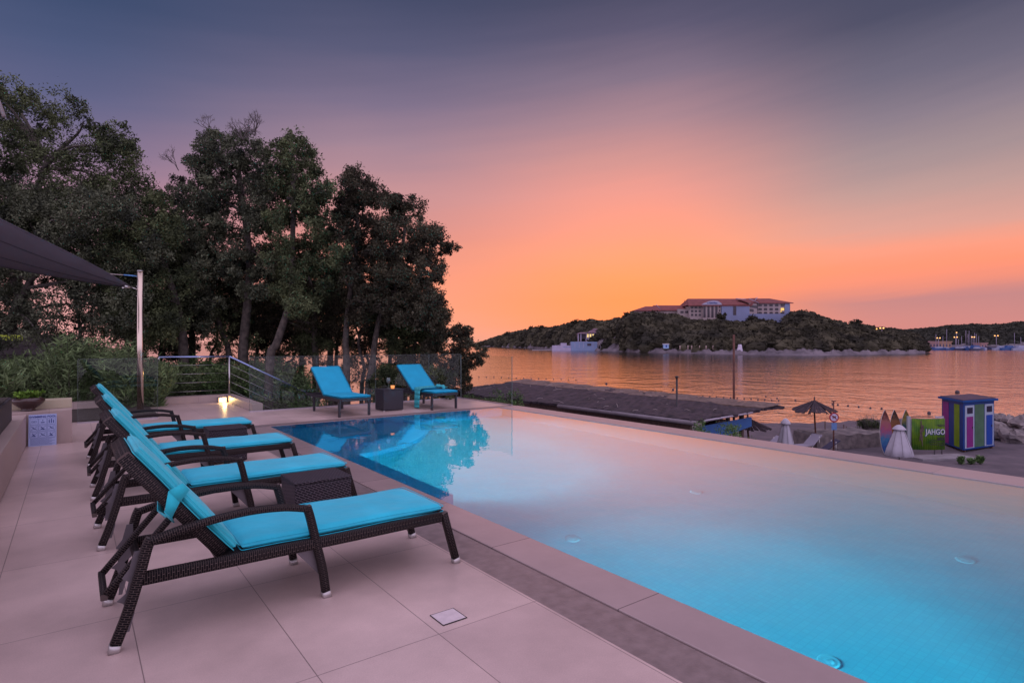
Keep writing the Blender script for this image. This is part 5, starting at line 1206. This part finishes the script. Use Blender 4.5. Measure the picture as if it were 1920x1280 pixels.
def hotel_gap(u, D): return (1195 < u < 1482 and D > 374) or (1085 < u < 1128 and D < 430)
f_ = blob_forest('island_pine_wood', ISL, 896, 1733, 2300, 5.4, m_forest, lo=.15, gap=hotel_gap, back=.55); f_['label'] = 'dark pine wood covering the island'
f_['category'] = 'wood'
FAR = [(1690,618,820,640,60),(1709,616,800,600,60),(1740,614,780,560,80),(1785,609,760,520,80),(1830,607,740,505,80),(1856,608,720,500,80),(1890,606,700,495,80),(1906,603,700,490,80),(1960,601,700,490,80),(2100,598,700,490,80)]
build_land('far_shore', FAR, 1690, 2100, 6.0, 8, m_shore, '')
f_ = blob_forest('far_wood', FAR, 1690, 2100, 1500, 7.0, m_forest2, lo=.16, back=.4); f_['label'] = 'dark wood on the far shore behind the marina'; f_['category'] = 'wood'
# skyline pines one can tell apart
def pine(u, v, D, r_, label):
    b = at(u, v, D); top = b.z; root = empty('pine_tree', (b.x, b.y, top - 9), label=label, cat='tree', group='pines standing above the island wood')
    MB().tube([(0,0,0),(.3,0,4),(0,0,8)], [.35,.3,.15], n=6).build('trunk', m_bark, root)
    cc = np.array([[rg.normal()*r_*.5, rg.normal()*r_*.5, 8 + rg.uniform(-1.6, .2)*r_*.45] for _ in range(14)])
    leaf_mesh('crown', clump_leaves(cc, np.full(14, r_*.42), 1300), .85, m_forest, root, ratio=.7)
for (u, v, D, r_, lab) in ((1603, 600, 383, 4.0, 'spiky pine on the skyline right of the hotel hill'), (1503, 583, 380, 4.6, 'rounded pine touching the right end of the hotel'), (1353, 587, 368, 3.2, 'pointed pine in front of the hotel blue wall'), (1225, 585, 372, 5.0, 'wide pine in front of the hotel left wing'), (1187, 584, 380, 4.2, 'pine at the left tip of the hotel roof'), (999, 612, 640, 5.0, 'pine standing out on the low left headland'), (1016, 611, 610, 5.0, 'pine next to the headland gap'), (1082, 600, 500, 4.4, 'pine crest left of the seaside villa'), (1412, 592, 366, 4.0, 'pine in front of the hotel receding wing'), (949, 623, 740, 6.0, 'low pine on the headland tip')):
    pine(u, v, D, r_, lab)
# ---- hotel
def hotel():
    HD = 392.0; px = HD / FPX
    cen = at(1340, 642, HD); root = empty('hotel_building', (cen.x, cen.y, 4.0), rz=YAW, label='long pale hotel with red tiled roofs on top of the island', cat='hotel')
    def X(u): return (u - 1340) * px
    def Zv(v): return H + HD*(642-v)/FPX - 4.0
    cream = mat('hotel_cream', (.34,.27,.27), .8, var=.08, vscale=.3); blu = mat('hotel_pale_blue', (.19,.22,.36), .7, var=.06, vscale=.2); red = mat('hotel_roof_tiles', (.17,.045,.045), .85, var=.18, vscale=.4); dark = mat('hotel_window', (.035,.022,.035), .3); wht = mat('hotel_white', (.34,.33,.44), .7); lit = mat('hotel_lit_window', (.5,.35,.1), .5, emis=(1,.60,.12), estr=.8)
    def wing(u0, u1, ve, dep, y0, mt, zb=None):
        return MB().box(X(u0), X(u1), y0, y0+dep, -6 if zb is None else zb, Zv(ve)).build('wing_wall', mt, root)
    def roof(u0, u1, ve, vr, ul, ur, y0, dep, ov=1.2):
        e = Zv(ve); t_ = Zv(vr); a, b = X(u0)-ov, X(u1)+ov; c, d = X(ul), X(ur); ym = y0 + dep/2
        m = MB(); m.poly([(a,y0-ov,e),(b,y0-ov,e),(d,ym,t_),(c,ym,t_)]); m.poly([(b,y0+dep+ov,e),(a,y0+dep+ov,e),(c,ym,t_),(d,ym,t_)]); m.poly([(a,y0+dep+ov,e),(a,y0-ov,e),(c,ym,t_)]); m.poly([(b,y0-ov,e),(b,y0+dep+ov,e),(d,ym,t_)]); m.poly([(a,y0-ov,e-.05),(b,y0-ov,e-.05),(b,y0+dep+ov,e-.05),(a,y0+dep+ov,e-.05)])
        m.poly([(a,y0-ov,e-.5),(b,y0-ov,e-.5),(b,y0-ov,e),(a,y0-ov,e)])
        return m.build('roof', red, root)
    def win(u, v, w, h, y, mt=dark, par=root, arch=False):
        x = X(u); z = Zv(v); W_, H_ = w*px/2, h*px/2
        pts = [(x-W_, z-H_), (x+W_, z-H_), (x+W_, z+H_*.7), (x+W_*.6, z+H_), (x-W_*.6, z+H_), (x-W_, z+H_*.7)] if arch else [(x-W_, z-H_),(x+W_, z-H_),(x+W_, z+H_),(x-W_, z+H_)]
        o = MB().prism(pts, 0, .12, Matrix.Translation((0, y-.01, 0)) @ Matrix.Rotation(R(90),4,'X')).build('window', mt, par)
        return o
    # left wings
    wing(1190, 1232, 583, 16, -4, cream); roof(1190, 1232, 582.5, 573.5, 1213, 1232, -4, 16)
    wing(1232, 1284, 582, 16, -2, cream); roof(1228, 1290, 581.5, 571.3, 1229, 1286, -2, 16)
    wing(1267, 1286, 580, 10, -5, cream)
    # middle
    wing(1286, 1343, 575, 20, -8, cream); wing(1343, 1394, 574, 18, -10, blu)
    roof(1286, 1394, 574, 559.5, 1291, 1422, -9, 22, 1.5)
    m = MB(); a, b = X(1276), X(1345); m.poly([(a,-10,Zv(573.5)),(X(1398),-10,Zv(572.5)),(X(1425),4,Zv(557.5)),(X(1290),4,Zv(565.5))]); m.build('roof', red, root)
    # receding wing and right block
    Q = [(X(1394),-10),(X(1423),2),(X(1423),16),(X(1394),16)]
    MB().prism(Q, -6, Zv(569)).build('wing_wall', cream, root)
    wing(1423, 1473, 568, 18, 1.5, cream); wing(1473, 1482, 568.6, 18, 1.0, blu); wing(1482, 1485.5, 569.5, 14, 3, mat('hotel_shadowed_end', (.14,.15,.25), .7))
    roof(1421, 1485, 567.5, 557.3, 1420, 1456, 1.5, 18)
    m = MB(); m.poly([(X(1392),-11,Zv(570)),(X(1424),1,Zv(568)),(X(1424),6,Zv(558.6)),(X(1378),-2,Zv(560.5))]); m.build('roof', red, root)
    for (u0, v0_, u1, v1_, y0, y1) in ((1227,572.5,1235.5,581,-5.4,-3.6),(1419,558,1411,567.5,-1,-1.5),(1374,561,1392,563,-5,-6),(1392,563,1424,568.5,-11.2,.6)):
        MB().tube([(X(u0),y0,Zv(v0_)+.2),(X(u1),y1,Zv(v1_)+.2)], .2, n=5).build('roof_edging', wht, root)
    # entrance bay with gable and name
    MB().box(X(1309), X(1342), -9.6, -8.0, -6, Zv(573)).build('bay_wall', cream, root)
    g = [(X(1306), Zv(573.4))] + [(X(1325)+X(1349.0)-X(1325)-(X(1349)-X(1306))*k/10*1.0, 0) for k in range(0)] 
    gp = [(X(1306),Zv(573.2)),(X(1343.5),Zv(573.2)),(X(1341.5),Zv(569.5)),(X(1336),Zv(566.4)),(X(1328),Zv(565.5)),(X(1320),Zv(566.4)),(X(1311),Zv(570))]
    gb = MB().prism(gp, 0, .6, Matrix.Translation((0,-9.7,0)) @ Matrix.Rotation(R(90),4,'X')).build('gable', wht, root)
    text_mesh('name_lettering', 'Park Plaza', 4.6*px, m_signblue, Matrix.Translation((X(1327.5),-10.42,Zv(571.2))) @ Matrix.Rotation(R(90),4,'X') @ Matrix.Diagonal((.78,1,1,1)), gb, .05, bold=.03)
    MB().lathe([(0,0),(1.1*px,0),(1.1*px,.1),(0,.1)], n=12).build('emblem', m_signblue, gb).matrix_local = Matrix.Translation((X(1317.6),-10.35,Zv(570))) @ Matrix.Rotation(R(90),4,'X')
    for u in (1312,1319.3,1326.5,1333.7):
        win(u, 585, 4.0, 22, -9.7)
    for u in (1339.5,): [win(u, v, 2.2, 4, -9.7) for v in (577,583.5)]
    for u in (1290.8,1297.8,1304.8):
        for v in (577.7,584.4,591.3): win(u, v, 4.2, 4.2, -8.1, arch=True)
    for u in (1274.5,1283):
        win(u, 585.6, 5.5, 4, -5.1)
    for u in (1207,1214.5): win(u, 585.0, 5, 3.8, -4.1)
    win(1366.8, 583, 5.6, 18, -10.1)
    # windows on the receding wing
    for k in range(10):
        f = .05 + k*.095; u = 1394 + 29*f; y = -10 + 12*f
        for v in (575.3 - 1.6*f*0, 583 - .5*f):
            if v > 580 and k > 4: continue
            x = X(u); z = Zv(v); h2 = 2.6*px
            m = MB(); dx, dy = .35, .145; m.prism([(x-dx,y-dy-.25),(x+dx,y+dy-.25),(x+dx,y+dy+.1),(x-dx,y-dy+.1)], z-h2, z+h2); m.build('window', dark, root)
    for u in (1420.2,1427,1437,1447.5,1458,1468.8):
        for v in (571.8,579.3,586.6):
            l_ = (u > 1468 and 578 < v < 581)
            o = win(u, v, 6.2, 4.4, 1.4, lit if l_ else dark, arch=True)
            if l_: o['label'] = 'lit yellow window'
    # terrace, lower annexe
    MB().box(X(1394), X(1475), -13, -2, -6, Zv(590)).build('terrace', blu, root)
    MB().box(X(1456), X(1472), -16, -8, -12, Zv(589.5)).build('annexe', blu, root)
    for u, v in ((1462,600),(1465,593.5)): win(u, v, 5, 3, -16.1)
    MB().lathe([(0,0),(.55,0),(.55,.5),(0,.5)], n=8).build('terrace_lamp', lit, root).location = (X(1447.2), -13.4, Zv(586.5))
    MB().tube([(X(1286.5),4,Zv(567)),(X(1286.5),4,Zv(561))], .12, n=5).build('antenna', dark, root)
hotel()
# ---- seaside villa and white bathing block
def villa():
    D = 432.0; px = D/FPX; c = at(1105, 642, D); r = empty('seaside_villa', (c.x, c.y, SEA), rz=YAW, label='small villa with a lit arched terrace above the island shore', cat='villa')
    X = lambda u: (u-1105)*px; Zv = lambda v: H + D*(642-v)/FPX - SEA
    lil = mat('villa_lilac', (.34,.30,.42), .7, var=.1, vscale=.3); dk = mat('villa_dark', (.04,.03,.05), .6); glow = mat('villa_glow', (.6,.5,.25), .5, emis=(1,.72,.25), estr=.75); rf = mat('villa_roof', (.16,.09,.12), .8)
    MB().box(X(1084), X(1126), 0, 12, 0, Zv(640)).build('lower_wall', lil, r); MB().box(X(1099), X(1124), 1, 11, 0, Zv(634)).build('wall', lil, r)
    MB().box(X(1084.5), X(1124), 2, 11, Zv(634)+.01, Zv(625)).build('upper_room', dk, r)
    MB().box(X(1100), X(1124), 1.6, 1.95, Zv(632.5), Zv(626)).build('lit_terrace', glow, r)
    for u in (1084.5, 1089.5, 1100, 1105, 1110, 1115, 1120, 1124.5): MB().box(X(u)-.35, X(u)+.35, .7, 1.4, Zv(639.5), Zv(624.6)).build('column', lil, r)
    for u in (1103,1107.5,1112,1116.5,1121): MB().box(X(u)-.7, X(u)+.7, -.1, -.01, Zv(639.8), Zv(637.2)).build('window', dk, r)
    def hip(u0,u1,v0,v1,y0,y1): 
        m = MB(); a,b,e,t_ = X(u0),X(u1),Zv(v0),Zv(v1); ym=(y0+y1)/2; c1,c2 = a+(b-a)*.3, a+(b-a)*.7
        m.poly([(a,y0,e),(b,y0,e),(c2,ym,t_),(c1,ym,t_)]); m.poly([(b,y1,e),(a,y1,e),(c1,ym,t_),(c2,ym,t_)]); m.poly([(a,y1,e),(a,y0,e),(c1,ym,t_)]); m.poly([(b,y0,e),(b,y1,e),(c2,ym,t_)]); m.poly([(a,y0,e),(b,y0,e),(b,y1,e),(a,y1,e)]); m.build('roof', rf, r)
    hip(1083,1104,625.5,622.5,0,12); hip(1102,1126,624,619,0,12); hip(1113,1127,618.5,615,6,16)
    D2 = 412.0; p2 = D2/FPX; c = at(1090, 642, D2); q = empty('bathing_block', (c.x, c.y, SEA), rz=YAW, label='long pale blue flat block on the shore below the villa', cat='building')
    X2 = lambda u: (u-1090)*p2; Z2 = lambda v: H + D2*(642-v)/FPX - SEA; wb = mat('block_pale_blue', (.17,.23,.38), .7, var=.05, vscale=.3)
    MB().box(X2(1071), X2(1120), 0, 6, 0, Z2(640.5)).build('wall', wb, q); MB().box(X2(1036), X2(1071), 1, 6, 0, Z2(647.5)).build('low_wall', lil, q)
    MB().box(X2(1052), X2(1063), 1.5, 5, Z2(647.5)+.01, Z2(642.8)).build('hut', lil, q)
    MB().box(X2(1101), X2(1108.5), -.1, -.01, Z2(648.2), Z2(643.8)).build('opening', dk, q)
    for u in (1058,1063,1068): MB().box(X2(u)-.8, X2(u)+.8, .8, .99, Z2(650.8), Z2(649.6)).build('bench', wb, q)
    for u in (1078,1086,1094,1112): MB().box(X2(u)-.12, X2(u)+.12, -.08, -.01, Z2(652), Z2(641)).build('pilaster', lil, q)
villa()
def shore_item(name, u, vt, vb, D, w, label, cat, mt, shape='box'):
    px = D/FPX; p = at(u, vb, D); r = empty(name, (p.x, p.y, p.z-.6), rz=YAW, label=label, cat=cat); h = (vb-vt)*px + .6
    if shape == 'tower':
        m = MB(); m.prism([(-w*px/2,0),(w*px/2,0),(w*px*.32,h*.62),(w*px*.22,h),(-w*px*.16,h),(-w*px*.22,h*.7)], -1.0, 1.0, Matrix.Rotation(R(90),4,'X')); m.build('body', mt, r)
    elif shape == 'kiosk':
        MB().box(-w*px/2, w*px/2, -1, 1, 0, h*.8).build('body', mt, r); MB().box(-w*px*.6, w*px*.6, -1.2, 1.2, h*.8+.01, h).build('roof', m_white, r); MB().box(-w*px*.15, w*px*.15, -1.04, -1.01, .6, h*.7).build('door', m_signblue, r)
    else:
        MB().tube([(0,0,0),(0,0,h)], w*px/2, n=6).build('column', mt, r)
    return r
pale = mat('shore_pale_blue', (.22,.36,.58), .7); shore_item('shore_kiosk', 1248.5, 644, 651, 318, 9, 'little pale blue kiosk on the island shore', 'kiosk', pale, 'kiosk')
shore_item('shore_pillar', 1232.5, 640, 646, 335, 3, 'small white pillar left of the shore kiosk', 'pillar', m_white, 'col')
shore_item('white_monument', 1387, 645.5, 658, 282, 9, 'white angular monument standing on the island shore', 'monument', mat('monument_white', (.55,.50,.62), .7), 'tower')
for k, (u, D) in enumerate(((1275,312),(1290,310),(1297,308),(1312,305),(1324,300),(1337,298),(1349,296))): shore_item('beach_parasol', u, 647.5, 653, D, 2.2, 'tiny folded parasol in the row along the island shore', 'parasol', mat('tiny_parasol', (.30,.22,.20), .8) if 'tiny_parasol' not in MATS else MATS['tiny_parasol'], 'col')['group'] = 'tiny folded parasols along the island shore'
# jetty off the villa
p = at(1020, 657, 440); o = MB().box(-9, 9, -1.5, 1.5, 0, .7).build('jetty', m_conc); o.location = (p.x, p.y, SEA-.1); o.rotation_euler.z = YAW; tag(o, 'thin low jetty left of the bathing block', 'jetty')
# ---- marina
MD = 470.0; mpx = MD/FPX
hull_w = mat('boat_white', (.26,.27,.38), .4); hull_b = mat('boat_blue', (.025,.07,.22), .4, var=.1); boat_dk = mat('boat_dark', (.03,.03,.08), .4); mastm = mat('mast_pale', (.26,.22,.32), .5)
def boat(u, v, D, L_, hull, masts, label, heading=0.0, cabin=True, cover=None):
    p = at(u, v, D); r = empty('sailing_boat' if masts else 'motor_boat', (p.x, p.y, SEA), rz=YAW+heading, label=label, cat='boat', group='boats moored in the marina'); h = L_*.12
    n = 8; m = MB(); secs = []
    for k in range(n+1):
        s = k/n; x = -L_/2 + L_*s; w = L_*.15*(1-max(0,(s-.45)/.55)**2.2)*(.8+.2*min(1,s*4)); z = h*(1+.35*s*s)
        secs.append([(x,-w,z),(x,-w*.75,0),(x,0,-.3),(x,w*.75,0),(x,w,z)])
    for a, b in zip(secs[:-1], secs[1:]):
        for j in range(4): m.poly([a[j], a[j+1], b[j+1], b[j]])
        m.poly([a[0], b[0], b[4], a[4]])
    m.poly(secs[0]); m.build('hull', hull, r)
    if cabin: MB().prism([(-L_*.22,h),(L_*.22,h),(L_*.12,h*2.0),(-L_*.16,h*2.1)], -L_*.09, L_*.09, Matrix.Rotation(R(90),4,'X')).build('cabin', cover or hull_w, r)
    for (dx, vt) in masts: MB().tube([(dx,0,h),(dx,0,H + D*(642-vt)/FPX - SEA)], .14, n=5).build('mast', mastm, r)
    return r
for i, (u, v, D, L_, hl, ms, lab, hd) in enumerate((
    (1749, 655, 455, 9, hull_w, [], 'white motor boat at the left end of the marina', .2),
    (1762, 657, 450, 11, hull_b, [], 'blue motor boat before the marina building', .1),
    (1775, 656, 452, 9, hull_w, [(0,617)], 'white sailboat with one mast left of the orange lamps', .3),
    (1786, 658, 446, 9, hull_b, [], 'small blue motor boat below the orange lamps', -.2),
    (1797, 657, 448, 10, hull_w, [(0,636)], 'short-masted sailboat right of the orange lamps', .4),
    (1805, 660, 440, 11, boat_dk, [], 'dark low motor boat in front of the masts', 0),
    (1811, 655, 455, 12, hull_w, [(0,619)], 'sailboat under the tallest left mast of the cluster', .5),
    (1817, 655, 457, 12, hull_w, [(0,620)], 'sailboat under the second tall mast of the cluster', -.4),
    (1821, 657, 452, 10, hull_b, [(0,628)], 'blue hulled sailboat in the middle of the masts', .4),
    (1824.5, 655, 458, 11, hull_w, [(0,632)], 'sailboat right of the middle of the masts', .3),
    (1830.5, 655, 454, 11, hull_w, [(0,626)], 'sailboat under the tall mast at the right of the cluster', .2),
    (1835, 655, 456, 11, hull_w, [(0,630)], 'sailboat under the last mast of the cluster', -.2),
    (1829, 657, 438, 15, hull_b, [], 'large pale blue motor yacht pointing right', 0.05),
    (1832, 662, 432, 10, boat_dk, [], 'small dark boat in front of the large yacht', 0.0),
    (1755, 654, 470, 9, hull_w, [(0,626)], 'slim sailboat behind the blue motor boat at the left', .6),
    (1768, 654, 472, 9, boat_dk, [(0,630)], 'dark sailboat in front of the tan building', .2),
    (1803, 655, 462, 9, hull_w, [(0,630),(1.6,634)], 'white ketch left of the mast cluster', .9),
    (1815, 654, 466, 9, hull_b, [(0,626)], 'sailboat in the back row of the mast cluster', .7),
    (1827.5, 654, 466, 9, hull_w, [(0,624)], 'sailboat between the lamp and the right hand masts', .5),
    (1840, 656, 458, 10, hull_w, [], 'white motor boat just left of the pink hut', .1),
    (1878, 656, 452, 13, hull_w, [], 'white motor boat along the right hand pontoon', 0.0),
    (1892, 656, 450, 14, hull_b, [], 'blue motor boat along the right hand pontoon', 0.1),
    (1902, 656, 452, 13, hull_w, [(0,624)], 'sailboat with a lone tall mast on the right hand pontoon', .0),
    (1914, 657, 448, 14, hull_w, [(0,632)], 'sailboat at the right edge of the photo', .0),
    (1926, 656, 450, 14, hull_b, [], 'blue boat cut off by the right edge of the photo', .0))):
    boat(u, v, D, L_, hl, ms, lab, hd, cover=hull_b if i % 3 == 0 else None)
p = at(1898, 655, 462); o = MB().box(-20, 26, -1.5, 1.5, 0, 2.6).build('pontoon', boat_dk); o.location = (p.x, p.y, SEA-.2); o.rotation_euler.z = YAW; tag(o, 'long dark pontoon at the right of the marina', 'pontoon')
def house(u0, u1, vt, vb, D, mt, label, roofm=None):
    px = D/FPX; u = (u0+u1)/2; p = at(u, vb, D); r = empty('marina_building', (p.x, p.y, SEA), rz=YAW, label=label, cat='building'); w = (u1-u0)*px/2; h = H + D*(642-vt)/FPX - SEA
    MB().box(-w, w, 0, 8, 0, h-.8).build('wall', mt, r); MB().box(-w-.5, w+.5, -.6, 8.5, h-.79, h).build('roof', roofm or mt, r)
    n = max(2, int((u1-u0)/5))
    for k in range(n): x = -w + (k+.5)*2*w/n; MB().box(x-.55, x+.55, -.08, -.01, h*.35, h*.65).build('window', boat_dk, r)
warm = mat('marina_wall', (.34,.20,.14), .8); warm2 = mat('marina_wall_pink', (.30,.17,.17), .8)
house(1737, 1760, 639.5, 655, 480, warm2, 'pinkish marina building at the left of the boats'); house(1760, 1784, 639.5, 652, 484, warm, 'long tan marina building behind the boats'); house(1839.5, 1851, 642.5, 650, 490, warm2, 'tiny pink hut right of the cluster of masts')
def lamp(us, v, vb, D, label, strength=1.7, power=0):
    px = D/FPX; u = sum(us)/len(us); p = at(u, vb, D); r = empty('lamp_post', (p.x, p.y, SEA), rz=YAW, label=label, cat='street lamp', group='lit orange lamps round the bay'); h = H + D*(642-v)/FPX - SEA
    MB().tube([(0,0,0),(0,0,h-.3)], .16, n=6).build('pole', mastm, r)
    if len(us) > 1: MB().tube([((us[0]-u)*px,0,h-.2),((us[-1]-u)*px,0,h-.2)], .1, n=5).build('arm', mastm, r)
    for q in us: MB().lathe([(0,-.42),(.38,-.3),(.46,0),(.38,.3),(0,.42)], ((q-u)*px,0,h), n=10).build('lamp_head', MATS.get('lamp_orange') or mat('lamp_orange', (1,.6,.3), .5, emis=(1,.46,.10), estr=strength), r)
    if power:
        ld = bpy.data.lights.new('lamp_glow', 'POINT'); ld.energy = power; ld.color = (1,.45,.10); ld.shadow_soft_size = .6
        lo = bpy.data.objects.new('lamp_glow', ld); COL.objects.link(lo); lo.parent = r; lo.location = (0, -1.6, h - .4)
    return r
lamp([1757.3,1762.3], 633.5, 652, 470, 'pair of orange lamps above the tan marina building', power=0)
lamp([1789.5,1794.5], 632, 655, 470, 'lower pair of orange lamps left of the masts', power=0)
lamp([1793.5], 623.3, 655, 476, 'single red-orange lamp above the lower pair', power=0)
lamp([1822.3,1826.8], 631.8, 656, 462, 'pair of lamps glowing among the masts', power=0)
lamp([1865.2,1871], 629.3, 656, 460, 'twin orange lamp on a tall pole right of the pink hut', power=0)
lamp([1635,1643.5], 616.5, 640, 345, 'left pair of amber lamps on the wooded island point', power=0)
lamp([1650.5,1656.5], 615, 640, 345, 'bright amber pair of lamps on the wooded island point', power=0)
lamp([1563], 625.8, 640, 330, 'single pale lamp in the island wood below the hotel hill')
